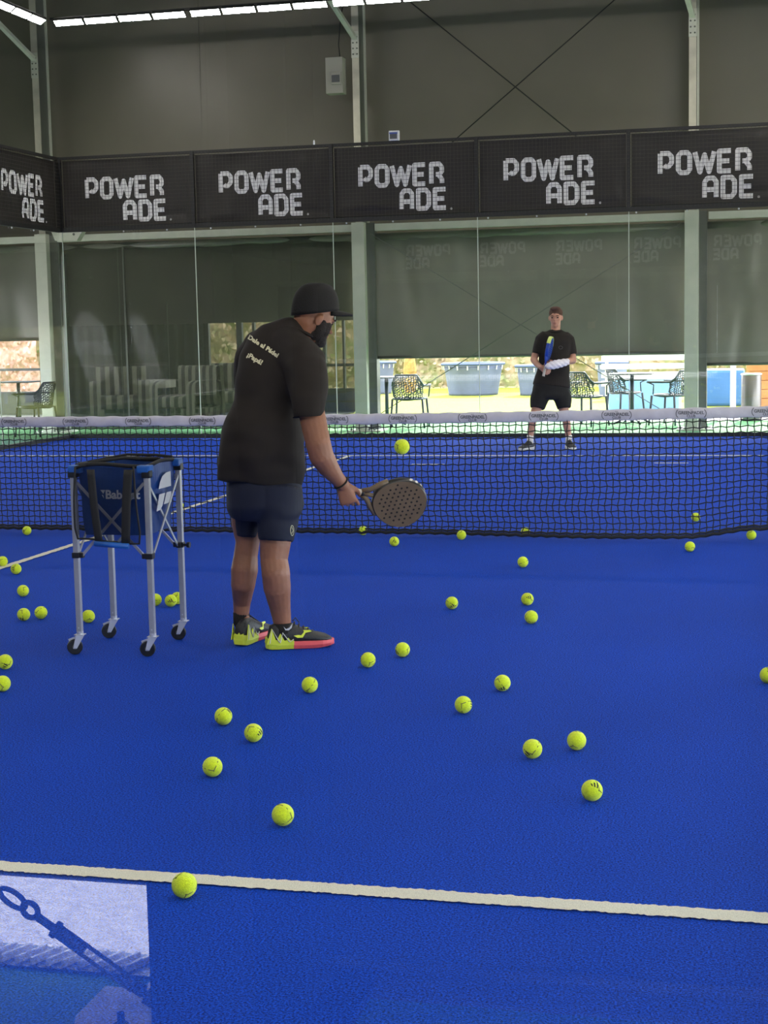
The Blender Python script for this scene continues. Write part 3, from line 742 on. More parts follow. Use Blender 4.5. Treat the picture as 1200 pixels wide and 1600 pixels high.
def table(x, y, w, label, z=-.014, h=.74):
    t = thing('garden_table', (x, y, z), label, 'table', None)
    MB().box((x, y, h), (w, w*.9, .022)).build('table_top', M['resin_grey'], t, bevel=.008)
    MB().tube([(x, y, z+.03), (x, y, h)], .03, 12).build('pedestal', M['resin_grey'], t, smooth=True)
    for k in range(4):
        a = k*PI/2+.5; MB().tube([(x, y, .07), (x+.18*math.cos(a), y+.18*math.sin(a), .05), (x+.3*math.cos(a), y+.3*math.sin(a), z+.012)], .013, 8).build('foot', M['resin_black'], t, smooth=True)
table(-.95, 12.75, .62, 'small pedestal table left of the lone lattice armchair')
table(2.80, 12.95, .62, 'pedestal table between the chairs on the right')
table(-7.15, 12.7, .6, 'small pedestal table at the left edge of the frame')
# ---------------------------------------------------------------- veranda lounge behind the smoked sheet
structure(MB().bbox((-10.2, 16.9, 1.72), (-2.55, 17.0, 3.2)).build('wall_veranda', M['dark_wood']), 'dark upper wall of the veranda lounge', 'wall')
structure(MB().bbox((-10.2, 12.6, 3.2), (-2.55, 17.0, 3.3)).build('ceiling.001', M['dark_wood']), 'dark veranda roof', 'ceiling')
structure(MB().bbox((-10.2, 12.7, -.05), (-2.6, 17.0, -.012)).build('floor.003', M['dark_wood']), 'dark veranda decking', 'floor')
t = thing('veranda_partition', (-5.4, 16.95, 0), 'dark low wall and posts at the back of the veranda', 'partition')
MB().bbox((-10, 16.92, -.01), (-2.55, 16.98, .42)).build('low_wall', M['dark_wood'], t)
for px, w in ((200, 20), (228, 16), (262, 14), (298, 12), (324, 12), (376, 12), (398, 5), (440, 30), (508, 6), (538, 4)):
    x = at_y(px, 560, 16.95).x; MB().bbox((x-w*.0045, 16.9, 0), (x+w*.0045, 17.0, 1.75)).build('post', M['dark_wood'], t)
MB().bbox((-10, 16.94, .82), (-2.55, 16.97, .87)).build('rail', M['dark_wood'], t)
a = at_y(98, 560, 16.85).x; b = at_y(322, 560, 16.85).x
t = thing('veranda_curtain', ((a+b)/2, 16.85, 0), 'dark translucent curtain across the left of the veranda', 'curtain')
mm = MB(); mm.grid(lambda u, v: Vector((a+(b-a)*u, 16.8+.03*math.sin(u*90), .0+3.0*v)), 180, 2); mm.build('cloth', glassy('curtain', (.5, .55, .5, 1), .0, .975, rgb(46, 50, 42)), t, smooth=True, nofix=True)
def striped_chair(px, py, Y, rz, label):
    p = at_y(px, 600, Y); t = thing('striped_armchair', (p.x, Y, -.012), label, 'armchair', None, rz); Bm = parent_world(t)
    def piece(nm, c, s, R=None, nst=9):
        mm = MB(); x0 = c[0]-s[0]/2
        for k in range(nst):
            mm.mi = k % 2
            mm.grid(lambda u, v, k=k: Vector((x0+s[0]*(k+u)/nst, c[1]-s[1]/2*math.copysign(abs(math.cos(v*PI*2))**.35, math.cos(v*PI*2)), c[2]+s[2]/2*math.copysign(abs(math.sin(v*2*PI))**.35, math.sin(v*2*PI)))), 3, 24)
        mm.mi = 0; mm.bm.transform(Bm @ (R or Matrix.Identity(4)))
        mm.build(nm, [M['stripe_light'], M['stripe_dark']], t, smooth=True)
    piece('seat', (0, 0, .36), (.8, .78, .22)); piece('backrest', (0, -.36, .62), (.84, .2, .66), None, 11)
    piece('arm', (-.4, 0, .352), (.18, .78, .73), None, 3); piece('arm', (.4, 0, .352), (.18, .78, .73), None, 3)
    return t
striped_chair(188, 0, 13.8, math.radians(200), 'striped armchair behind the smoked sheet, leftmost')
striped_chair(292, 0, 13.8, math.radians(160), 'striped armchair behind the smoked sheet, left of the coach')
striped_chair(360, 0, 15.4, math.radians(185), 'striped armchair behind the smoked sheet, next to the coach')
p = at_y(232, 602, 15.0)
t = thing('lounge_table', (p.x, 15.2, -.012), 'pale checked low table between the striped armchairs', 'table')
MB().box((p.x, 15.2, .60), (.68, .5, .14)).build('table_top', mat('checked_cloth', rgb(150, 146, 130), .7), t)
for sx in (-.3, .3):
    for sy in (-.2, .2): MB().box((p.x+sx, 15.2+sy, .26), (.04, .04, .54)).build('leg', M['dark_wood'], t)

# ================================================================== NET
NETX0, NETX1 = -5.0, 5.0
def net_top(x): return .872 + .045*(abs(x)/5)**2.2 + (.0 if x > 0 else 0)
def net_bot(x):
    z = .035
    if x > 4.3: z += .055*min(1, (x-4.3)/.35)
    return z
def net_y(x, v):   # belly of the loose mesh towards the camera at the bottom right
    b = math.exp(-((x-3.7)/.75)**2)
    return -.10*b*(1-v)**1.5*(1+.0) - .01*math.sin(x*2.2)*(1-v)
t_net = thing('padel_net', (0, 0, 0), 'black knotted court net with white printed top tape', 'net')
bm_ = MB()
nx, nz = 222, 19
def NP(i, j):
    x = NETX0+(NETX1-NETX0)*i/nx; v = j/nz
    zt = net_top(x)-.05; zb = net_bot(x)
    sag = .030*math.exp(-((x-2.2)/1.3)**2)*math.sin(v*PI)*(1 if i else 0)
    jit = .009 if (i+j) % 2 else -.009
    sl = .012*math.exp(-((x-3.2)/1.2)**2)*(1-v)*math.sin(j*1.0)
    return Vector((x+jit*.35+sl, net_y(x, v), zb+(zt-zb)*v-sag+jit*.45))
def seg(mm, a, b, r):
    d = (b-a); u_ = Vector((0, 1, 0)) if abs(d.y) < .9*d.length else Vector((1, 0, 0)); s1 = d.cross(u_).normalized()*r; s2 = d.cross(s1).normalized()*r
    A_ = [mm.bm.verts.new(a+q) for q in (s1, s2, -s1, -s2)]; B_ = [mm.bm.verts.new(b+q) for q in (s1, s2, -s1, -s2)]
    for k in range(4): mm._f([A_[k], A_[(k+1) % 4], B_[(k+1) % 4], B_[k]])
for i in range(nx+1):
    for j in range(nz+1):
        if i < nx: seg(bm_, NP(i, j), NP(i+1, j), .0037)
        if j < nz: seg(bm_, NP(i, j), NP(i, j+1), .0037)
bm_.build('netting', M['cord'], t_net, nofix=True)
mm = MB(); mm.tube([NP(i, 0)+Vector((0, -.003, -.008)) for i in range(0, nx+1, 1)], .012, 8); mm.tube([NP(i, 0)+Vector((0, .004, .012)) for i in range(0, nx+1, 1)], .007, 6)
mm.build('bottom_cord', M['cord'], t_net, smooth=True)
mm = MB()
def tp(u, v):
    x = NETX0+(NETX1-NETX0)*u; zt = net_top(x); a = v*2*PI
    w = .006*math.sin(x*23)+.004*math.sin(x*51+1)
    return Vector((x, .011*math.cos(a)+.003*math.sin(x*19+v*9), zt-.038+.038*math.sin(a)+(.0025*math.sin(x*37))))
mm.grid(tp, 400, 16); mm.build('top_tape', M['tape'], t_net, smooth=True)
lg = MB()
for k in range(20):
    x = -4.77+.502*k; z = net_top(x)-.038; y = -.0145
    Mx = lambda dx_, dz_: Matrix.Translation((x+dx_, y, z+dz_)) @ Matrix.Rotation(PI/2, 4, 'X')
    text_bm('GREENPADEL', .030, Mx(0, .004), target=lg, bold=.0008, space=.95)
    text_bm('CLUB', .024, Mx(0, -.018), target=lg, bold=.0006)
    text_bm('THE', .012, Mx(0, .023), target=lg)
    for s_ in (-1, 1):
        for a in range(7):
            an = math.radians(-55+18*a); c = Vector((x+s_*(.078+.022*math.cos(an)), y, z+.028*math.sin(an)))
            tq = Vector((-s_*math.sin(an), 0, math.cos(an))); nq = Vector((s_*math.cos(an), 0, math.sin(an)))
            lg.quad(c-tq*.007, c+nq*.004, c+tq*.007, c-nq*.003)
lg.build('tape_print', M['print_grey'], t_net, nofix=True)
for sx in (-1, 1):
    MB().revolve([(.05, 0), (.05, .9), (.03, .92)], (sx*5.06, 0, 0), n=16).build('net_post', M['frame_black'], t_net, smooth=True)

# ================================================================== BALLS
def make_ball():
    t = thing('padel_ball', (0, 0, 0), 'x', 'ball')
    r = .0335
    MB().ell((0, 0, 0), (r, r, r), nu=32, nv=20).build('felt', M['ball'], t, smooth=True)
    pts = []
    for k in range(64):
        a = 2*PI*k/64; b = .44
        x = math.cos(a)+b*math.cos(3*a)*-1; y = math.sin(a)+b*math.sin(3*a); z = 2*math.sqrt(b)*math.sin(2*a)
        pts.append(Vector((x, y, z)).normalized()*(r*1.003))
    mm = MB(); prev = None; rings = []
    for k in range(64):
        p = pts[k]; d = (pts[(k+1) % 64]-pts[k-1]).normalized(); n_ = p.normalized(); s_ = d.cross(n_)
        rings.append([mm.bm.verts.new(p+s_*.0016+n_*.0002), mm.bm.verts.new(p+n_*.0007), mm.bm.verts.new(p-s_*.0016+n_*.0002), mm.bm.verts.new(p-n_*.001)])
    mm.skinrings(rings, False, True); mm.build('seam', M['seam'], t, smooth=True)
    mm = MB()
    Rm = Matrix.Rotation(.5, 3, 'X')
    for k in range(3):
        w, h = .0052, .009+.0068*k; x = -.0092+.0088*k
        A_, B_, C_, D_ = [Vector((x, -r, -.010)), Vector((x+w, -r, -.010)), Vector((x+w-.006, -r, -.010+h)), Vector((x-.006, -r, -.010+h))]
        mm.grid(lambda u, v: (Rm @ (A_.lerp(B_, u).lerp(D_.lerp(C_, u), v))).normalized()*(r*1.008), 2, 6)
    mm.build('logo_print', M['ink'], t, nofix=True)
    return t
b0 = make_ball(); first = [True]
BALLS = [
 (288, 1383, 'near', 'yellow-green ball resting on the near white service line'),
 (442, 1273, '', 'big yellow-green ball nearest the middle of the frame bottom, above the service line'),
 (332, 1198, '', 'yellow-green ball left of centre, third up from the service line'),
 (396, 1145, '', 'yellow-green ball just right of and below its close neighbour, left of centre'),
 (349, 1119, '', 'yellow-green ball just left of and above its close neighbour, below the left shoe'),
 (484, 1070, '', 'yellow-green ball alone on the turf below the toe of the right shoe'),
 (575, 1031, '', 'yellow-green ball right of the right shoe, lower of a close pair'),
 (629, 1015, '', 'yellow-green ball right of the right shoe, upper of a close pair'),
 (925, 1235, '', 'yellow-green ball nearest the camera on the right half'),
 (832, 1170, '', 'yellow-green ball on the right half, left one of a side by side pair'),
 (901, 1157, '', 'yellow-green ball on the right half, right one of a side by side pair'),
 (724, 1101, '', 'yellow-green ball right of centre, lower left of the one with a dark curved print'),
 (785, 1067, 'logo', 'yellow-green ball with a dark print right of centre'),
 (830, 964, '', 'yellow-green ball, lowest of three in a vertical row right of centre'),
 (824, 936, '', 'yellow-green ball, middle of three in a vertical row right of centre'),
 (817, 878, '', 'yellow-green ball, top of three in a vertical row right of centre'),
 (706, 942, 'logo', 'yellow-green ball with a dark print alone below the racket, far right of the shoes'),
 (616, 846, '', 'small yellow-green ball just this side of the net under the racket'),
 (721, 836, '', 'small yellow-green ball touching the net foot right of the racket'),
 (821, 831, '', 'small yellow-green ball peeping behind the net bottom cord in the middle right'),
 (567, 829, '', 'small yellow-green ball behind the net left under the racket'),
 (1078, 854, '', 'small yellow-green ball this side of the net on the right'),
 (1174, 836, '', 'yellow-green ball under the lifted net edge at the far right'),
 (1087, 808, '', 'yellow-green ball seen through the net on the right'),
 (42, 829, '', 'yellow-green ball against the net at the far left'),
 (4, 877, '', 'yellow-green ball cut by the left edge on the centre line end'),
 (25, 889, '', 'yellow-green ball beside the end of the centre line at the left'),
 (36, 923, '', 'yellow-green ball at the left, alone above a side by side pair'),
 (37, 960, 'logo', 'yellow-green ball with a dark print, left one of the pair left of the ball cart'),
 (64, 957, '', 'yellow-green ball, right one of the pair left of the ball cart'),
 (8, 1034, 'logo', 'yellow-green ball with three dark bars cut by the left edge, upper'),
 (4, 1068, '', 'yellow-green ball cut by the left edge, lower and nearer'),
 (138, 963, '', 'yellow-green ball beside the front left leg of the cart'),
 (243, 937, '', 'yellow-green ball half hidden by the front right leg of the cart'),
 (267, 938.5, '', 'yellow-green ball under the cart, left of two touching ones at the rear right leg'),
 (277, 934.5, '', 'yellow-green ball partly hidden by the rear right leg of the cart'),
 (281, 790, '', 'small yellow-green ball beyond the net by the centre line, right of the cart'),
 (1200, 1055, '', 'yellow-green ball cut by the right edge of the frame'),
]
for k, (px, py, fl, lab) in enumerate(BALLS):
    o = b0 if k == 0 else copy_tree(b0)
    o.location = at_z(px, py, .0335)
    rnd = random.Random(k*13+5)
    if fl == 'logo': o.rotation_euler = (rnd.uniform(-.2, .3), rnd.uniform(-.6, .6), .25+rnd.uniform(-.2, .2))
    else: o.rotation_euler = (rnd.uniform(0, 6), rnd.uniform(0, 6), rnd.uniform(1.3, 4.8))
    tag(o, lab, 'ball', 'padel balls on the court')
o = copy_tree(b0); o.location = at_depth(628, 698, 6.75); o.rotation_euler = (.9, .5, .2); tag(o, 'yellow-green ball in the air above the racket', 'ball', 'balls in flight')

# ================================================================== BALL CART
CT = thing('ball_cart', (1.84, -3.98, 0), 'blue and silver folding ball cart on four castors left of the coach', 'ball cart')
LX = (1.668, 2.030); LY = (-4.19, -3.80); ZT = .842
def castor(x, y, ang, par):
    hd = Vector((-math.cos(ang), -math.sin(ang), 0)); ax = Vector((-hd.y, hd.x, 0))
    r = .036; c = Vector((x, y, r))+hd*.026
    w = MB(); w.revolve([(r*.55, -.012), (r*.9, -.012), (r, -.007), (r, .007), (r*.9, .012), (r*.55, .012)], c, ax, 28)
    wh = w.build('castor_wheel', M['black_plastic'], par, smooth=False)
    MB().revolve([(.012, -.0135), (.014, 0), (.012, .0135)], c, ax, 14).build('hub', M['steel_dark'], wh, smooth=True)
    f = MB()
    for s_ in (-1, 1):
        o_ = ax*(.017*s_); a = Vector((x, y, .088))+o_*.9
        vs = [a+Vector((0, 0, .004))+hd*.02, a+Vector((0, 0, .004))-hd*.02, c+o_-hd*.009-Vector((0, 0, .006)), c+o_+hd*.009-Vector((0, 0, .006))]
        i_ = [f.bm.verts.new(p-ax*.001*s_) for p in vs]; j_ = [f.bm.verts.new(p+ax*.001*s_) for p in vs]
        f._f(i_); f._f(j_[::-1])
        for k in range(4): f._f([i_[k], i_[(k+1) % 4], j_[(k+1) % 4], j_[k]])
    f.box((x, y, .092), (.044, .04, .004)); f.tube([c-ax*.021, c+ax*.021], .005, 8)
    f.tube([(x, y, .088), (x, y, .108)], .016, 12)
    f.build('castor_fork', M['chrome'], par)
    MB().bar(Vector((x, y, .082))-hd*.0, Vector((x, y, .064))+hd*.052, .018, .003).build('brake_tab', M['chrome'], par)
k = 0
for x in LX:
    for y in LY:
        lg_ = MB().bbox((x-.0125, y-.0125, .10), (x+.0125, y+.0125, ZT-.01)).build('leg', M['alu'], CT, bevel=.002)
        MB().tube([(x, y-.0135, .125), (x, y-.0115, .125)], .004, 8).build('rivet', M['chrome'], lg_)
        cl = MB(); sx = 1 if x < 1.8 else -1; sy = 1 if y < -4 else -1
        cl.bbox((x-.017, y-.017, .452), (x+.017, y+.017, .478))
        cl.bar((x, y, .465), (x+sx*.036, y-.0*sy, .465), .024, .022); cl.bar((x, y, .465), (x, y+sy*.036, .465), .024, .022)
        cl.build('clamp', M['black_plastic'], CT, bevel=.002)
        if (x, y) == (LX[1], LY[1]):
            kn = MB(); kn.tube([(x+.015, y-.01, .465), (x+.045, y-.01, .465)], .006, 8); kn.tube([(x+.036, y-.01, .465), (x+.05, y-.01, .465)], .014, 10); kn.build('lock_knob', M['black_plastic'], CT)
        cp = MB(); cp.box((x, y, ZT), (.040, .040, .034)); cp.build('corner_cap', M['black_plastic'], CT, bevel=.004)
        rd = .45 if k in (0, 1) else .25
        castor(x, y, rd, CT); k += 1
# scissor braces on each side
def brace(a, b, off):
    MB().bar(Vector(a)+Vector(off), Vector(b)+Vector(off), .013, .005, ref=(off[1], off[0], 0) if True else None).build('cross_brace', M['alu'], CT)
for y, s_ in ((LY[0], -1), (LY[1], 1)):
    brace((LX[0]+.03, y, .465), (LX[1]-.015, y, .80), (0, s_*.004, 0)); brace((LX[1]-.03, y, .465), (LX[0]+.015, y, .80), (0, -s_*.004, 0))
for x, s_ in ((LX[0], -1), (LX[1], 1)):
    brace((x, LY[0]+.03, .465), (x, LY[1]-.015, .80), (s_*.004, 0, 0)); brace((x, LY[1]-.03, .465), (x, LY[0]+.015, .80), (-s_*.004, 0, 0))
# bag
def bagp(u, v, inset=0):
    # u 0..4 round, v 0 bottom 1 top
    x0, x1 = LX[0]+.012+(1-v)*.02, LX[1]-.012-(1-v)*.02; y0, y1 = LY[0]+.02+(1-v)*.02, LY[1]-.015-(1-v)*.02
    k_ = int(u) % 4; f_ = u-int(u)
    c = [Vector((x0, y0, 0)), Vector((x1, y0, 0)), Vector((x1, y1, 0)), Vector((x0, y1, 0))]
    p = c[k_].lerp(c[(k_+1) % 4], f_); z = .555+.325*v
    bul = .010*math.sin(f_*PI)*math.sin(v*PI); ctr = Vector(((x0+x1)/2, (y0+y1)/2, 0)); d = (p-ctr); d.normalize()
    return Vector((p.x, p.y, z+.006*math.sin(u*5)*v))+d*(bul+.004*math.sin(u*11+v*7))*1.0
mm = MB(); mm.grid(lambda u, v: bagp(u*4, v), 64, 12)
bot = [bagp(k/4, 0) for k in range(16)]; mm.poly(bot)
bag = mm.build('bag', M['nylon'], CT, smooth=False)
mm = MB(); mm.tube([bagp(k/8, 1.0) for k in range(32)], .009, 8, closed=True, flat=1.0); mm.build('bag_rim', M['webbing'], bag, smooth=True)
for x in LX:
    for y in LY:
        sx = 1 if x < 1.8 else -1; sy = 1 if y < -4 else -1
        mm = MB(); mm.box((x+sx*.012, y+sy*.010, ZT+.022), (.062, .062, .036)); mm.build('corner_pocket', M['nylon_light'], bag, bevel=.008)
# black flap (raised rear lid edge) and the mesh pocket hanging in front
p0x, p1x = 1.700, 1.985; yf = LY[0]-.045
def flap(u, v):
    x = p0x-.010*(1-v)+(p1x-p0x+.038*(1-v))*u; y = yf-.015*math.sin(v*PI)+(1-v)*-.004; z = .548+.33*v
    if v < .15: x = (p0x+p1x)/2+(x-(p0x+p1x)/2)*(.93+.07*v/.15)
    return Vector((x, y, z-.022*u*(1-v)+.004*math.sin(u*7)))
mm = MB(); mm.grid(flap, 20, 20); pk = mm.build('mesh_pocket', M['mesh_fabric'], CT, smooth=True, nofix=True)
mm = MB(); mm.tube([flap(0, 1-k/14) for k in range(15)]+[flap(k/14, 0) for k in range(1, 15)]+[flap(1, k/14) for k in range(1, 15)], .005, 8); mm.build('piping', M['webbing'], pk, smooth=True)
def strap(xt, xb, w0, nm='strap'):
    mm = MB(); mm.grid(lambda u, v: Vector((xt+(xb-xt)*v+(u-.5)*w0, yf-.022-.008*math.sin(v*PI), .868-.335*v)), 3, 12)
    o = mm.build(nm, M['webbing'], CT, smooth=True)
    md = o.modifiers.new('s', 'SOLIDIFY'); md.thickness = .003; return o
strap(1.785, 1.812, .038); strap(1.968, 1.942, .042)
MB().tube([(1.790, yf-.02, .529), (1.955, yf-.02, .519)], .013, 12).build('carry_handle', M['nylon_light'], CT, smooth=True)
MB().tube([(1.72, -4.13, .893), (1.78, -3.83, .902), (1.93, -3.81, .898), (2.02, -3.85, .893)], [.006]*4, 8).build('lid_edge', M['webbing'], CT, smooth=True)
MB().tube([(1.70, yf+.0, .873), (1.75, -4.14, .893), (1.84, -4.0, .90), (2.0, -3.95, .89)], [.008]*4, 8, flat=.6).build('lid_fold', M['webbing'], CT, smooth=True)
mm = MB(); text_bm('Babolat', .056, Matrix.Translation((1.905, LY[0]+.0035, .745)) @ Matrix.Rotation(PI/2, 4, 'X'), target=mm, bold=.0016, extr=.0006)
mm.build('print', M['silver_print'], bag, nofix=True)
mm = MB()   # two-stripe mark on the front and on the right side
def yz(c, pts, X): mm.poly([Vector((X, c[0]+p[0], c[1]+p[1])) for p in pts])
c = (-3.985, .745); X = LX[1]+.004
yz(c, [(-.08, .015), (.075, .015), (.075, .085), (.02, .083), (-.03, .070), (-.062, .045)], X)
yz(c, [(-.115, -.085), (-.10, -.055), (-.075, -.01), (.0, -.01), (-.04, -.065), (-.07, -.083)], X)
yz(c, [(-.025, -.062), (.015, -.01), (.075, -.01), (.075, -.06)], X)
for p in ([(1.798, .768), (1.822, .768), (1.812, .750)], [(1.804, .745), (1.811, .745), (1.815, .728)]):
    mm.poly([Vector((q[0], LY[0]+.002, q[1])) for q in p])
mm.build('side_mark', M['silver_print'], bag, nofix=True)

# ================================================================== PEOPLE
def hand(mm, wrist, X, Y, s=1.0, curls=((25, 45, 30),)*4, thumb=(20, 20), fan=1.0, tdir=None, rp=.042):
    """X towards the fingers, Y towards the thumb side, Z = palm side; fingers bend towards Z"""
    X = X.normalized(); Y = (Y-X*Y.dot(X)).normalized(); Z = X.cross(Y)
    if tdir is not None and Z.dot(tdir) < 0: Z = -Z
    W = lambda x, y, z: wrist+X*(x*s)+Y*(y*s)+Z*(z*s)
    secs = [(W(-.015, 0, 0), .027*s, .020*s, Y), (W(.02, .0, 0), .032*s, .018*s, Y), (W(.055, .001, 0), .041*s, .016*s, Y), (W(.085, 0, 0), .042*s, .014*s, Y), (W(.097, 0, 0), .036*s, .010*s, Y)]
    mm.loft(secs, 20, sq=.8)
    lens = ((.042, .026, .020), (.046, .030, .021), (.043, .028, .020), (.033, .021, .018)); ys = (.034, .0115, -.0115, -.033)
    for k in range(4):
        p = W(.090 if k in (1, 2) else .084, ys[k], 0); a = 0; pts = [(W(.05, ys[k]*.8, 0), .009*s), (p, .0092*s)]
        yaw = math.radians((ys[k]/.032)*6*fan)
        for L, c, r in zip(lens[k], curls[k], (.0088, .0079, .0067)):
            a += math.radians(c); d = (X*math.cos(a)+Z*math.sin(a)); d = (d*math.cos(yaw)+Y*math.sin(yaw)*math.cos(a))
            p = p+d*(L*s); pts.append((p, r*s))
        mm.limb(pts)
    p = W(.022, .030, .004); pts = [(W(.005, .012, .002), .016*s), (p, .0145*s)]
    d = (X*.72+Y*.62+Z*.32).normalized(); p = p+d*(.036*s); pts.append((p, .0118*s))
    d = (X*.86+Y*.18+Z*math.sin(math.radians(thumb[0]+15))).normalized(); p = p+d*(.030*s); pts.append((p, .0102*s))
    d = (X*.88-Y*.1+Z*math.sin(math.radians(thumb[1]+25))).normalized(); p = p+d*(.022*s); pts.append((p, .0085*s))
    mm.limb(pts)
    return W, X, Y, Z
def head(mm, c, fwd, right, up, s=1.0):
    R = Matrix((fwd, -right, up)).transposed()      # local x fwd, y left, z up
    W = lambda x, y, z: c + R @ Vector((x*s, y*s, z*s))
    e = lambda x, y, z, a, b, cc, rot=None: mm.ell(W(x, y, z), (a*s, b*s, cc*s), R @ rot if rot else R, 24, 16)
    e(-.012, 0, .030, .098, .077, .092); e(.020, 0, .0, .074, .068, .10); e(.032, 0, -.050, .055, .056, .056)
    e(.040, 0, -.082, .044, .046, .034); e(.068, 0, -.098, .020, .022, .017)      # jaw, chin
    e(.078, 0, .018, .018, .052, .012)                                            # brow
    e(.088, 0, -.012, .014, .010, .026, Matrix.Rotation(-.35, 3, 'Y')); e(.101, 0, -.030, .014, .015, .011)   # nose
    e(.088, .0, -.056, .012, .024, .007); e(.085, 0, -.067, .012, .020, .007)     # lips
    for y in (-1, 1):
        e(.060, y*.042, -.022, .022, .020, .018)                                  # cheek bones
        e(-.002, y*.077, -.012, .019, .008, .031, Matrix.Rotation(.15, 3, 'Y'))   # ears
        e(.0, y*.083, -.006, .015, .006, .022, Matrix.Rotation(.15, 3, 'Y'))
    return W, R
def shoe(par, heel, d, L, mats, name='shoe', mark=None, w=1.0, sole_split=True, tilt=0):
    d = Vector(d).normalized(); s_ = Vector((d.y, -d.x, 0)).normalized(); up = Vector((0, 0, 1))
    P = lambda x, y, z: Vector(heel)+d*x+s_*y+up*(z+tilt*max(0, (.1-x)))
    k = L/.30; kh = 1.22*min(k, 1.05)
    secs = [(0.006, .018, .03, .055), (.016, .029, .022, .088), (.05, .035, .02, .098), (.085, .037, .02, .102), (.12, .041, .02, .092), (.17, .046, .02, .072), (.22, .050, .02, .058), (.265, .046, .02, .048), (.29, .030, .022, .036)]
    mm = MB(); rings = []
    for x, hw, z0, z1 in secs:
        r = []
        for i in range(20):
            a = 2*PI*i/20; yy = math.copysign(abs(math.cos(a))**.8, math.cos(a)); zz = math.copysign(abs(math.sin(a))**.8, math.sin(a))
            zc = (z0+z1)/2; nar = 1-.28*max(0, zz) if x < .2 else 1-.1*max(0, zz)
            r.append(mm.bm.verts.new(P(x*k, hw*w*yy*nar, (zc+(z1-z0)/2*zz)*kh)))
        rings.append(r)
    mm.skinrings(rings); up_ = mm.build(name, mats[0], par, smooth=True)
    def sole(x0, x1, mt, nm, extra=0.0):
        pl = [(-.004, .020), (.01, .034), (.05, .038), (.1, .038), (.15, .044), (.2, .051), (.25, .052), (.28, .042), (.297, .026), (.303, .012)]
        xs = [x0+(x1-x0)*i/10 for i in range(11)]
        def hw(x):
            for (a, b), (c_, e_) in zip(pl[:-1], pl[1:]):
                if a <= x <= c_: return b+(e_-b)*(x-a)/(c_-a)
            return pl[0][1] if x < 0 else pl[-1][1]
        sm = MB(); rg = []
        for x in xs:
            h0 = .002+max(0, x-.22)*.10+max(0, .02-x)*.2; h1 = .030+max(0, .06-x)*.16+extra
            r = [sm.bm.verts.new(P(x*k, sg*hw(x)*w*f_, z*kh)) for sg, z, f_ in ((-1, h0, .88), (-1, (h0+h1)/2, 1.03), (-1, h1, .96), (1, h1, .96), (1, (h0+h1)/2, 1.03), (1, h0, .88))]
            rg.append(r)
        sm.skinrings(rg); return sm.build(nm, mt, up_, smooth=False, bevel=.002)
    if sole_split:
        sole(-.004, .12, mats[2], 'heel_sole', .004); sole(.118, .303, mats[1], 'sole')
        hp = MB()           # pointed heel panels climbing the side and back
        for sg in (-1, 1):
            for (a, b, h, mt_) in ((-.002, .045, .082, 2), (.035, .085, .062, 2), (.075, .115, .045, 2)):
                q = [P(a*k, sg*.037*w*.98, .030), P(b*k, sg*.041*w, .030), P((a+b)/2*k+.0, sg*.036*w, h*kh)]
                hp.poly(q); q2 = [p_+s_*(sg*.003) for p_ in q]; hp.poly(q2)
                for i in range(3): hp.poly([q[i], q[(i+1) % 3], q2[(i+1) % 3], q2[i]])
        hp.poly([P(-.006, -.026, .03), P(-.006, .026, .03), P(.002, .024, .062), P(-.001, .008, .056), P(.002, 0, .066), P(-.001, -.008, .056), P(.002, -.024, .062)])
        hp.build('heel_panel', mats[2], up_)
        wp = MB()
        for sg in (-1, 1):
            wp.tube([P(.012*k, sg*.0405*w, .034), P(.024*k, sg*.0395*w, .078*kh), P(.055*k, sg*.0425*w, .038)], .0028, 6)
            wp.tube([P(.058*k, sg*.043*w, .036), P(.07*k, sg*.041*w, .064*kh), P(.10*k, sg*.044*w, .038), P(.118*k, sg*.0445*w, .05)], .0028, 6)
        wp.build('heel_trim', mats[3], up_)
    else: sole(-.004, .303, mats[1], 'sole')
    # laces
    lc = MB()
    for i in range(5):
        x = (.125+.02*i)*k; z = (.094-.0085*i)*kh
        lc.tube([P(x, -.020, z-.008), P(x+.004, 0, z+.0045), P(x, .020, z-.008)], .003, 6)
    lc.tube([P(.12*k, 0, .1*kh), P(.135*k, -.03, .108*kh), P(.15*k, -.01, .092*kh)], .0025, 6)
    lc.build('laces', mats[0], up_, smooth=True)
    if mark:
        mk = MB(); off = .047*w
        q = lambda x, z, o_=0: P(x*k, -off*(1 if True else 1)*(1.0)+o_, z*kh)
        pts = [(.118, .052), (.135, .044), (.158, .044), (.172, .060), (.20, .064), (.192, .069), (.162, .070), (.165, .064), (.152, .052), (.138, .054)]
        for sg in (1, -1):
            mk.poly([P(x*k, sg*(-.0485*w+(z-.04)*.40), z*kh) for x, z in pts])
        mk.build('side_mark', mark, up_)
    return up_, P
def cloth_noise(amp, f, seed, dirv=(1, 1, 2.2)):
    dv = Vector(dirv)
    def fn(co, n_):
        q = Vector((co.x*dv.x, co.y*dv.y, co.z*dv.z))*f
        a = noise.noise(q+Vector((seed, 0, 0))); b = noise.noise(q*2.3+Vector((0, seed, 0)))
        return amp*(1-abs(a)*2.2)*.7+amp*.4*b
    return fn

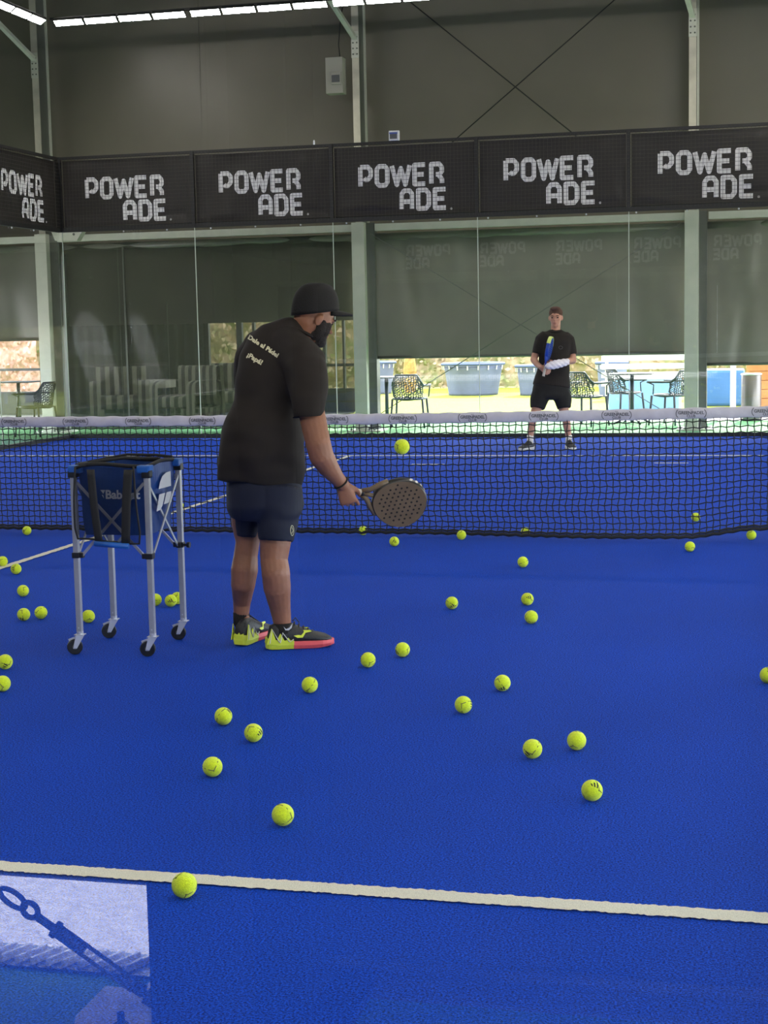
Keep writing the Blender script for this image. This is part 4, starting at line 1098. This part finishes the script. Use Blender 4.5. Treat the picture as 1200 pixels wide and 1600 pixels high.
# ---------------------------------------------------------------- coach (left of centre, back to the camera)
D0 = 7.22
Wc = lambda px, py, dd=0.0: at_depth(px, py, D0+dd)
HR = Vector((CR.x, CR.y, 0)).normalized(); HF = Vector((CF.x, CF.y, 0)).normalized(); UP = Vector((0, 0, 1))
K = D0/FPX
base = Wc(410, 1018, .07); base.z = 0
coach = thing('person', base, 'stooping man in black cap, black T-shirt and navy shorts holding a racket, back turned', 'person')
mm = MB()
hc = Wc(491, 497, .09)
ya = math.radians(25); fw = HR*math.cos(ya)+HF*math.sin(ya); pit = math.radians(24)
hf = (fw*math.cos(pit)-UP*math.sin(pit)).normalized(); hr = fw.cross(UP).normalized(); hu = hr.cross(hf).normalized()
HW, HRm = head(mm, hc, hf, hr, hu, .98)
# neck and core
mm.limb([(HW(-.03, 0, -.02), .066), (Wc(474, 520, .10), .060), (Wc(462, 540, .09), .062), (Wc(448, 580, .05), .12), (Wc(425, 640, .02), .13), (Wc(415, 700, .03), .13), (Wc(412, 760, .06), .13)])
# legs
G2 = at_z(374, 1010)+Vector((0, 0, 0)); d2 = (HF*.93+HR*.36).normalized(); A2 = G2+d2*.082
dL = (A2-CAM_LOC).dot(CF)-D0
G1 = at_z(416, 1016)+HF*.02; dR = (HR*.985+HF*.17).normalized(); A1 = G1+dR*.082
dA = (A1-CAM_LOC).dot(CF)-D0
mm.limb([(Wc(388, 775, .12), .09), (Wc(386, 820, .13), .073), (Wc(387, 846, .13), .057), (Wc(384, 868, .135), .0575), (Wc(382, 890, .13), .0640), (Wc(380, 912, .135), .058), (Wc(378, 940, dL-.01), .043), (Wc(377, 965, dL), .036), (A2+Vector((0, 0, .095)), .030)])
mm.limb([(Wc(432, 775, .02), .10), (Wc(431, 820, 0), .085), (Wc(430, 850, -.01), .0725), (Wc(428, 874, -.01), .0640), (Wc(431, 895, -.02), .066), (Wc(433, 918, .0), .064), (Wc(437, 945, dA*.6), .051), (Wc(441, 972, dA), .0425), (A1+Vector((0, 0, .10)), .033)])
# right arm
wr = Wc(535, 757, -.12)
mm.limb([(Wc(474, 570, -.09), .065), (Wc(480, 610, -.17), .058), (Wc(489, 655, -.21), .060), (Wc(497, 692, -.22), .0570), (Wc(502, 712, -.21), .056), (Wc(511, 727, -.18), .050), (Wc(524, 744, -.145), .037), (wr, .031)])
# left arm (mostly hidden in front of the body)
mm.limb([(Wc(402, 556, .20), .060), (Wc(390, 590, .30), .050), (Wc(392, 640, .36), .045), (Wc(420, 655, .47), .04), (Wc(448, 650, .56), .030)])
# racket frame of reference
tipP = Wc(662, 794, .03); buttdir = (Wc(566, 770, -.062)-tipP).normalized()
Ra = -buttdir                                   # handle to tip
Rn = (-HF*.93-UP*.30-HR*.10); Rn = (Rn-Ra*Rn.dot(Ra)).normalized(); Rw = Ra.cross(Rn).normalized()
Rtop = Wc(566, 770, -.062)
X_ = (UP*-.93+HR*.30+HF*.05); Y_ = HR*.95-UP*.1
grip_c = Rtop-Ra*.055
hand(mm, wr, X_, Y_, .97, curls=((38, 62, 40), (62, 82, 55), (68, 88, 60), (70, 90, 60)), thumb=(50, 50), tdir=HF)
hand(mm, Wc(448, 650, .56), HR, UP, .97, curls=((35, 40, 30),)*4, tdir=HF)
body = mm.build('body', M['skin'], coach, smooth=True)
remesh(body, .0042, 4, lambda co, n_: .0008*noise.noise(co*40))
# wristband
wb = wr-(wr-Wc(524, 744, -.145)).normalized()*.012; ad = (wr-Wc(511, 727, -.18)).normalized(); a1 = ad.orthogonal().normalized(); a2 = ad.cross(a1)
MB().tube([wb+a1*(.0345*math.cos(t_))+a2*(.0345*math.sin(t_)) for t_ in [2*PI*k/28 for k in range(28)]], .0042, 8, closed=True).build('wristband', M['black_cloth'], coach, smooth=True)
# beard with cheek shade, and short hair at the nape
mm = MB(); be = lambda x, y, z, a, b, c: mm.ell(HW(x, y, z), (a, b, c), HRm, 20, 12)
be(.036, 0, -.070, .056, .060, .040); be(.060, 0, -.094, .040, .042, .030); be(.084, 0, -.050, .010, .030, .008)
for y_ in (-1, 1):
    be(.026, y_*.060, -.034, .026, .013, .042); be(.048, y_*.044, -.040, .034, .022, .032); be(.054, y_*.047, -.022, .028, .018, .030)  # cheek lobes stand in for the shade on the face
bd = mm.build('beard_and_shade', M['hair_black'], coach, smooth=True); remesh(bd, .005, 3, lambda co, n_: .0022*noise.noise(co*160))
# cut the beard clear of mouth/nose: eyes as small parts
for y in (-1, 1):
    MB().ell(HW(.080, y*.031, .002), (.010, .010, .007), nu=12, nv=8).build('eye', M['hair_black'], coach, smooth=True)
    MB().tube([HW(.092, y*.015, .022), HW(.094, y*.035, .027), HW(.084, y*.052, .020)], [.004, .005, .003], 6).build('eyebrow', M['hair_black'], coach, smooth=True)
# cap
capu = (hu*.92-hf*.36).normalized(); capf = (hf-capu*hf.dot(capu)).normalized(); capr = capf.cross(capu).normalized()
cc = HW(-.012, 0, .052)
CP = lambda x, y, z: cc+capf*x-capr*y+capu*z
mm = MB()
rows = []
def capw(t_, h):   # h 0 rim .. 1 top
    a = .113; b = .089; H = .108
    r = math.cos(h*PI/2)**.62
    wv = 1+.010*math.cos(t_*6)*(1-h)
    return CP(a*r*math.cos(t_)*wv-.004, b*r*math.sin(t_)*wv, -.028+(.016*math.cos(t_) if h == 0 else .016*math.cos(t_)*(1-h))+(H+.028)*math.sin(h*PI/2)**.95)
rings = []
for j in range(15):
    h = j/14*.985; rings.append([mm.bm.verts.new(capw(2*PI*i/48, h)) for i in range(48)])
mm.skinrings(rings, False); mm._f(rings[-1])
cp_ = mm.build('cap', M['cap'], coach, smooth=True); sm_ = cp_.modifiers.new('s', 'SOLIDIFY'); sm_.thickness = .004; sm_.offset = 1
mm = MB()
def brim(u, v):
    t_ = (u-.5)*2*1.02; ext = .088*math.cos((u-.5)*PI)**.6 if 0 < u < 1 else 0
    x0 = .106*math.cos(t_); y0 = .086*math.sin(t_)
    return CP(x0-.004+ext*v*1.0, y0*(1-.12*v), -.010-.014*v*v-.30*(y0*y0)*v*8-.004)
mm.grid(brim, 24, 8); br = mm.build('brim', M['cap'], cp_, smooth=True); sm_ = br.modifiers.new('s', 'SOLIDIFY'); sm_.thickness = .010
MB().revolve([(.008, -.002), (.009, .002), (.004, .005)], CP(-.004, 0, .107), capu, 12).build('button', M['cap'], cp_, smooth=True)
MB().tube([CP(-.112, .030, -.018), CP(-.119, .0, -.018), CP(-.112, -.030, -.018)], [.007, .007, .007], 8, flat=.4).build('back_strap', M['black_cloth'], cp_, smooth=True)
# shirt
mm = MB()
TW = (HR*.93+HF*-.12).normalized()
sec = lambda px, py, dd, a, b: (Wc(px, py, dd), a*K, b, HR)
mm.loft([sec(403, 758, .06, 67, .185), sec(404, 748, .06, 67.5, .190), sec(407, 728, .05, 68.5, .20), sec(411, 700, .04, 64.5, .205), sec(415, 668, .03, 61, .195), sec(421, 630, .04, 59, .18),
         sec(426, 600, .05, 58, .17), sec(432, 572, .07, 59, .158), sec(438, 550, .09, 55, .142), sec(447, 533, .10, 46, .12), sec(458, 520, .10, 31, .098), sec(466, 513, .10, 25, .085), sec(470, 508, .10, 20, .07)], 40, sq=.86)
mm.limb([(Wc(440, 540, .12), .10), (Wc(408, 545, .19), .096), (Wc(393, 560, .24), .082)])
mm.limb([(Wc(450, 548, .02), .11), (Wc(474, 566, -.08), .105)])
mm.loft([(Wc(470, 560, -.06), .10, .10, HR), (Wc(477, 580, -.12), .097, .098, HR), (Wc(480, 605, -.16), .090, .092, HR), (Wc(481, 630, -.19), .0845, .09, HR), (Wc(481, 650, -.205), .0825, .088, HR), (Wc(481.5, 656, -.205), .082, .087, HR)], 28, sq=.92)
mm.loft([(Wc(394, 556, .23), .08, .08, HR), (Wc(389, 585, .29), .078, .085, HR), (Wc(387, 618, .33), .074, .082, HR)], 24)
sh = mm.build('shirt', M['shirt'], coach, smooth=True)
lo = Wc(400, 745, .05)
def shirt_fold(co, n_):
    wpt = co+base
    rel = wpt-lo
    px = rel.dot(HR); pz = rel.z
    f_ = .0
    # sagging diagonal folds round the waist and under the arm
    f_ += .017*math.sin((px*5.5+pz*13)+2.2*noise.noise(wpt*3.1))*max(0, 1-abs(pz-.28)/.34)
    f_ += .006*math.sin(px*34+pz*4+3*noise.noise(wpt*4))*max(0, 1-abs(pz-.02)/.22)
    f_ += .006*noise.noise(Vector((wpt.x*9, wpt.y*9, wpt.z*16)))
    return f_
remesh(sh, .008, 12, shirt_fold)
# crew collar
cn = Wc(468, 518, .09); ca = (Wc(476, 500, .09)-Wc(462, 532, .09)).normalized(); c1 = (HR-ca*HR.dot(ca)).normalized(); c2 = ca.cross(c1)
MB().tube([cn+c1*(.076*math.cos(t_))+c2*(.074*math.sin(t_))-ca*.000 for t_ in [2*PI*k/32 for k in range(32)]], .008, 8, closed=True).build('collar', M['shirt'], coach, smooth=True)
# back print, projected onto the shirt
def project_print(lines, par, mt, name):
    from mathutils.bvhtree import BVHTree
    me = sh.data; bv = BVHTree.FromPolygons([v.co+base for v in me.vertices], [tuple(p.vertices) for p in me.polygons])
    mm = MB()
    for (txt, px, py, size, ang) in lines:
        t_ = MB(); text_bm(txt, size, Matrix.Identity(4), shear=.35, bold=.0014, target=t_)
        bmesh.ops.triangulate(t_.bm, faces=t_.bm.faces[:])
        vmap = {}
        c_, s_ = math.cos(ang), math.sin(ang)
        for v in t_.bm.verts:
            x, y = v.co.x/K, v.co.y/K
            X = px+(x*c_+y*s_*.35)*.86; Yp = py+(x*s_)-(y*c_)
            r = ray(X, Yp).normalized(); hit, nr, _, _ = bv.ray_cast(CAM_LOC, r)
            if hit is None: hit = Wc(X, Yp, 0); nr = -r
            if nr.dot(r) > 0: nr = -nr
            vmap[v] = mm.bm.verts.new(hit+nr*.0025)
        for f in t_.bm.faces: mm._f([vmap[v] for v in f.verts])
        t_.bm.free()
    return mm.build(name, mt, par, nofix=True)
project_print([('Dale al P\u00e1del', 411, 541, .035, math.radians(29)), ('\u00a1Pap\u00e1!', 397.5, 560.5, .037, math.radians(27))], sh, M['cream_print'], 'back_print')
# shorts
mm = MB()
mm.loft([sec(411, 742, .06, 58, .17), sec(413, 765, .06, 60, .18), sec(415, 790, .06, 60, .175), sec(415, 806, .07, 54, .15)], 36, sq=.86)
mm.loft([sec(392, 770, .12, 36, .13), sec(389, 805, .13, 26, .105), sec(386.5, 832, .13, 17.8, .085), sec(386, 839, .13, 17.2, .083)], 28)
mm.loft([sec(433, 770, .02, 40, .15), sec(434, 800, .0, 35, .125), sec(432, 830, -.01, 28.5, .105), sec(431, 845, -.01, 26.5, .10)], 28)
so_ = mm.build('shorts', M['shorts'], coach, smooth=True)
remesh(so_, .008, 3, lambda co, n_: .006*noise.noise(Vector((co.x*10, co.y*10, co.z*4)))+.004*math.sin(co.z*50+4*noise.noise(co*6))*max(0, 1-abs(co.z-.62)/.1))
# little crest on the shorts
cr = MB(); c0 = Wc(459, 828, -.10); u_ = (HR*.6+HF*-.8)
from mathutils.bvhtree import BVHTree
bv = BVHTree.FromPolygons([v.co+base for v in so_.data.vertices], [tuple(p.vertices) for p in so_.data.polygons])
def sproj(px, py, me_bv=bv):
    r = ray(px, py).normalized(); h, n_, _, _ = me_bv.ray_cast(CAM_LOC, r)
    if h is None: h = Wc(px, py, -.08)
    return h-r*.004
pc = [sproj(456.5+2.6*math.cos(a), 829+8*math.sin(a)) for a in [2*PI*k/14 for k in range(14)]]
cr.tube(pc, .0018, 6, closed=True); cr.tube([sproj(456, 824), sproj(458, 829), sproj(455.5, 834)], .0018, 6)
cr.build('crest', M['cream_print'], so_)
# socks and shoes
mm = MB(); mm.tube([Wc(441, 974, dA), Wc(441.5, 984, dA), A1+Vector((0, 0, .06))], [.0475, .048, .046], 20); so1 = mm.build('sock', M['black_cloth'], coach, smooth=True)
cr = MB(); cr.poly([at_depth(px, py, D0+dA-.052) for px, py in ((443, 979), (447, 983), (452, 981), (457, 974), (456, 981), (451, 985), (446, 985))]); cr.build('sock_mark', M['silver_print'], so1)
mm = MB(); mm.tube([Wc(377, 957, dL), Wc(377, 970, dL), A2+Vector((0, 0, .06))], [.0395, .040, .042], 20); mm.build('sock', M['black_cloth'], coach, smooth=True)
ms = (M['shoe'], M['coral'], M['lime'], M['offwhite'])
shoe(coach, G1, dR, .315, ms, mark=M['lime'], w=1.02)
shoe(coach, G2, d2, .31, ms, mark=M['lime'], w=1.08)

# ---------------------------------------------------------------- padel racket in the coach's hand
def racket(name, top, ax, nrm, mats, label, L=.33, Wd=.255, T=.036, hole=True, handle=.13):
    """top = where the handle leaves the hand; ax handle->tip; nrm face normal"""
    ax = ax.normalized(); nrm = (nrm-ax*nrm.dot(ax)).normalized(); wd = ax.cross(nrm).normalized()
    P = lambda x, y, z=0: top+ax*x+wd*y+nrm*z
    t = thing(name, top, label, 'racket')
    # head outline (teardrop), x from the throat
    N = 56; out = []
    for i in range(N):
        a = 2*PI*i/N; x = .052+(L-.052)/2*(1-math.cos(a)); y = Wd/2*math.sin(a)*(.86+.18*((x-.052)/(L-.052)))
        out.append((x, y))
    for (sc, z0, z1, nm, mt) in ((1.0, -T/2, T/2, 'rim', mats[1]),):
        mm = MB(); cx = .052+(L-.052)/2
        rings = []
        for f_, z in ((.955, -T/2), (.99, -T/2+.004), (1.0, -T/4), (1.0, T/4), (.99, T/2-.004), (.955, T/2)):
            rings.append([mm.bm.verts.new(P(cx+(x-cx)*f_, y*f_, z)) for x, y in out])
        mm.skinrings(rings, False)
        rim = mm.build('rim', mats[1], t, smooth=True)
    mm = MB()
    for z in (-T/2, T/2): mm.poly([P(cx+(x-cx)*.957, y*.957, z) for x, y in out])
    face = mm.build('face', mats[0], t)
    if hole:
        hm = MB()
        for ix in range(-4, 5):
            for iy in range(-4, 5):
                x = cx+ix*.0235+.004; y = iy*.0225+(.011 if ix % 2 else 0)
                if (ix*.0235/((L-.052)/2*.8))**2+(y/(Wd/2*.78))**2 > 1: continue
                for z in (-T/2-.0006, T/2+.0006):
                    hm.poly([P(x+.0052*math.cos(k*PI/5), y+.0052*math.sin(k*PI/5), z) for k in range(10)])
        hm.build('holes', mats[3], t)
    # throat: two arms and handle
    mm = MB()
    for s_ in (-1, 1):
        mm.tube([P(-.005, s_*.008), P(.03, s_*.026), P(.065, s_*.062), P(.095, s_*.090)], [.013, .012, .014, .012], 10, ref=nrm)
    mm.tube([P(.0, 0), P(.04, 0), P(.07, 0)], [.014, .010, .012], 10, ref=nrm)
    mm.build('throat', mats[2], t, smooth=True)
    MB().tube([P(-handle, 0), P(-handle+.01, 0), P(-.01, 0), P(0, 0)], [.0175, .016, .0145, .014], 14).build('grip', M['grip'], t, smooth=True)
    MB().tube([P(-.006, 0), P(.006, 0)], [.0165, .0165], 14).build('grip_collar', M['black_plastic'], t, smooth=True)
    return t, P, cx
rk, RP, rcx = racket('padel_racket', Rtop, Ra, Rn, (M['pad_face'], M['pad_rim'], M['pad_face'], M['pad_hole']), 'brown grey perforated padel racket held low in the stooping coach\'s right hand', L=.312, Wd=.26, handle=.105)
mm = MB()
for k in range(7):     # white slashes on the rim
    a = PI*(1.02+.07*k)
    for da in (0, .05): pass
    x = lambda a_: .052+(.312-.052)/2*(1-math.cos(a_)); y = lambda a_: .13*math.sin(a_)*(.86+.18*((x(a_)-.052)/(.312-.052)))
    for sgn in (-1, 1):
        aa = a if sgn < 0 else 2*PI-a
        q = [RP(x(aa), y(aa), -.012), RP(x(aa+.10), y(aa+.10), -.012), RP(x(aa+.16), y(aa+.16), .012), RP(x(aa+.06), y(aa+.06), .012)]
        cz = RP(rcx, 0, 0); mm.poly([p+(p-cz).normalized()*.0015 for p in q])
mm.build('rim_print', M['pad_white'], rk)

# ---------------------------------------------------------------- distant player
D1 = 18.75
K1 = D1/FPX
Wp = lambda px, py, dd=0.0: at_depth(px, py, D1+dd)
base2 = Wp(857, 703); base2.z = 0
ply = thing('person', base2, 'distant man in black T-shirt and shorts with a bandaged forearm, facing the camera', 'person')
vh = (CAM_LOC-base2); vh.z = 0; vh.normalize(); rt = vh.cross(UP)          # towards camera; rt = his right... screen sense below
PR = Vector((-vh.y, vh.x, 0))                                              # screen right
if PR.dot(HR) < 0: PR = -PR
mm = MB()
hc2 = Wp(868.3, 496, -.02); f2 = (vh*.99-PR*.12-UP*.03).normalized(); r2 = f2.cross(UP).normalized(); u2 = r2.cross(f2).normalized()
PW, PRm = head(mm, hc2, f2, r2, u2, 1.0)
mm.limb([(PW(-.02, 0, -.03), .058), (Wp(868, 515, 0), .056), (Wp(867, 526, .02), .07), (Wp(866, 545, .02), .11), (Wp(863, 575, .02), .11), (Wp(860, 600, .02), .12)])
PA = at_depth(828.2, 700, D1+.02); PA.z = 0; PB = at_depth(889, 700, D1+.02); PB.z = 0
mm.limb([(Wp(850, 605, .02), .09), (Wp(838, 640, 0), .062), (Wp(832, 657, -.02), .050), (Wp(831, 666, 0), .048), (Wp(829.5, 675, .01), .040), (Wp(828.5, 684, .02), .034), (PA+Vector((0, 0, .07)), .034)])
mm.limb([(Wp(872, 605, .02), .09), (Wp(881, 640, 0), .062), (Wp(885, 657, -.02), .050), (Wp(886, 666, 0), .048), (Wp(887.5, 675, .01), .040), (Wp(888.5, 684, .02), .034), (PB+Vector((0, 0, .07)), .034)])
# his right arm (screen left)
mm.limb([(Wp(848, 532, .0), .05), (Wp(838, 550, .0), .045), (Wp(834, 562, -.03), .043), (Wp(839, 569, -.12), .036), (Wp(846, 574, -.21), .028)])
mm.limb([(Wp(887, 532, .0), .05), (Wp(893, 550, .0), .045), (Wp(895, 563, -.04), .045), (Wp(884, 566, -.15), .036), (Wp(873, 568, -.24), .028)])
hand(mm, Wp(845, 574, -.20), PR*.7-UP*.45+vh*.2, UP*.8+PR*.4, 1.0, curls=((50, 70, 45),)*4, thumb=(50, 50), tdir=PR*.2-vh)
hand(mm, Wp(868, 570, -.26), -PR*.95-UP*.0, UP, .95, curls=((30, 45, 30),)*4, thumb=(30, 30), tdir=-vh)
pb = mm.build('body', M['skin2'], ply, smooth=True); remesh(pb, .0075, 3)
mm = MB(); mm.ell(PW(-.018, 0, .045), (.102, .083, .088), PRm, 24, 14); mm.ell(PW(.045, 0, .105), (.05, .062, .028), PRm)
mm.ell(PW(-.03, 0, .0), (.085, .082, .06), PRm, 20, 12)
hb = mm.build('hair', M['hair_brown'], ply, smooth=True); remesh(hb, .007, 2, lambda co, n_: .004*noise.noise(co*70))
for y in (-1, 1):
    MB().ell(PW(.080, y*.030, .000), (.012, .015, .009), PRm, 12, 8).build('eye', M['hair_black'], ply, smooth=True)
    MB().tube([PW(.095, y*.015, .018), PW(.096, y*.035, .024), PW(.086, y*.052, .018)], [.004, .005, .003], 6).build('eyebrow', M['hair_brown'], ply, smooth=True)
MB().tube([PW(.094, -.024, -.063), PW(.101, 0, -.061), PW(.094, .024, -.063)], [.002, .004, .002], 6).build('lips', mat('lips', rgb(140, 80, 72), .5), ply, smooth=True)
mm = MB(); s2 = lambda px, py, dd, a, b: (Wp(px, py, dd), a*K1, b, PR)
mm.loft([s2(861, 604, 0, 29, .15), s2(861.5, 600, 0, 29, .15), s2(864, 585, 0, 26, .14), s2(866, 570, 0, 24, .135), s2(867, 552, 0, 25, .135), s2(868, 535, .01, 28, .13), s2(868, 526, .02, 26, .115), s2(868, 520, .02, 18, .09), s2(868, 516, .02, 9.5, .07)], 36, sq=.85)
mm.loft([s2(854, 527, .01, 11, .085), s2(845.5, 533, .0, 11, .085), s2(842, 544, .0, 10, .082), s2(840.5, 553.5, .0, 9.6, .080)], 22)
mm.loft([s2(880, 527, .01, 11, .085), s2(887.5, 533, .0, 11, .085), s2(890.5, 544, .0, 10, .082), s2(892, 554.5, .0, 9.6, .080)], 22)
mm.limb([(Wp(853, 529, .01), .085), (Wp(848, 531, 0), .078)]); mm.limb([(Wp(881, 529, .01), .085), (Wp(886, 531, 0), .078)])
ps = mm.build('shirt', M['shirt'], ply, smooth=True); remesh(ps, .009, 3, lambda co, n_: .008*noise.noise(Vector((co.x*7, co.y*7, co.z*4)))+.004*noise.noise(co*14))
c_ = Wp(868, 517, -.015); MB().tube([c_+PR*(.075*math.cos(t_))+vh*(.068*math.sin(t_))-UP*(.012*math.sin(t_)) for t_ in [2*PI*k/28 for k in range(28)]], .008, 8, closed=True).build('collar', M['shirt'], ply, smooth=True)
MB().tube([Wp(876+3*math.cos(a), 543+2.4*math.sin(a), -.155) for a in [2*PI*k/14 for k in range(14)]], .0022, 5, closed=True).build('chest_mark', M['print_grey'], ps)
mm = MB()
mm.loft([s2(860.5, 592, .0, 25, .13), s2(860.5, 606, .0, 28, .145), s2(860.5, 619, .0, 29.5, .14), s2(860.5, 624, 0, 27, .12)], 32)
mm.loft([s2(848, 610, .0, 15.5, .13), s2(842, 626, .0, 14, .115), s2(839.5, 638, -.01, 11.5, .095)], 26)
mm.loft([s2(874, 610, .0, 15.5, .13), s2(880, 626, .0, 13.5, .115), s2(881.5, 638, -.01, 10.5, .095)], 26)
pso = mm.build('shorts', M['black_cloth'], ply, smooth=True); remesh(pso, .009, 3, lambda co, n_: .006*noise.noise(Vector((co.x*9, co.y*9, co.z*4))))
for px, q in ((828.5, PA), (888.7, PB)):
    MB().tube([Wp(px, 680, .02), Wp(px, 687, .02), q+Vector((0, 0, .06))], [.040, .040, .041], 18).build('sock', M['sock_white'], ply, smooth=True)
ms2 = (M['shoe'], M['offwhite'], M['lime'], M['lime'])
dA_ = (vh*.8-PR*.5).normalized(); dB_ = (vh*.97+PR*.2).normalized()
shoe(ply, PA-dA_*.075, dA_, .29, ms2, w=1.1, sole_split=False); shoe(ply, PB-dB_*.075, dB_, .29, ms2, w=1.1, sole_split=False)
# bandage on his left forearm and hand
mm = MB(); bp_ = [(Wp(885, 565.5, -.14), .042), (Wp(879, 567, -.19), .047), (Wp(870, 569, -.25), .052), (Wp(862, 571, -.29), .050), (Wp(856, 572, -.31), .034)]
mm.limb(bp_); bn_ = mm.build('bandage', M['bandage'], ply, smooth=True); remesh(bn_, .007, 2, lambda co, n_: .003*math.sin((co.x+co.z)*120))
# his racket, seen edge-on
top2 = Wp(852.5, 571, -.235); a2 = (Wp(861, 530, -.24)-top2).normalized()
r2t, RP2, rc2 = racket('padel_racket', top2, a2, PR*.96+vh*.16, (M['pad_blue'], M['pad_blue'], M['pad_blue'], M['pad_hole']), 'blue and yellow padel racket held upright edge-on by the distant player', L=.345, Wd=.25, T=.04, hole=True)
mm = MB(); out = []
for i in range(20):
    a = PI*(.62+.76*i/19); x = .052+.1465*(1-math.cos(a)); y = .125*math.sin(a)*(.86+.18*((x-.052)/.293)); out.append((x, y))
rg = [[mm.bm.verts.new(RP2(rc2+(x-rc2)*f_, y*f_, z)) for f_, z in ((1.02, -.021), (1.035, 0), (1.02, .021), (.93, .0225), (.93, -.0225))] for x, y in out]
mm.skinrings(rg); mm.build('head_guard', mat('guard_yellow', rgb(206, 222, 120), .4), r2t)
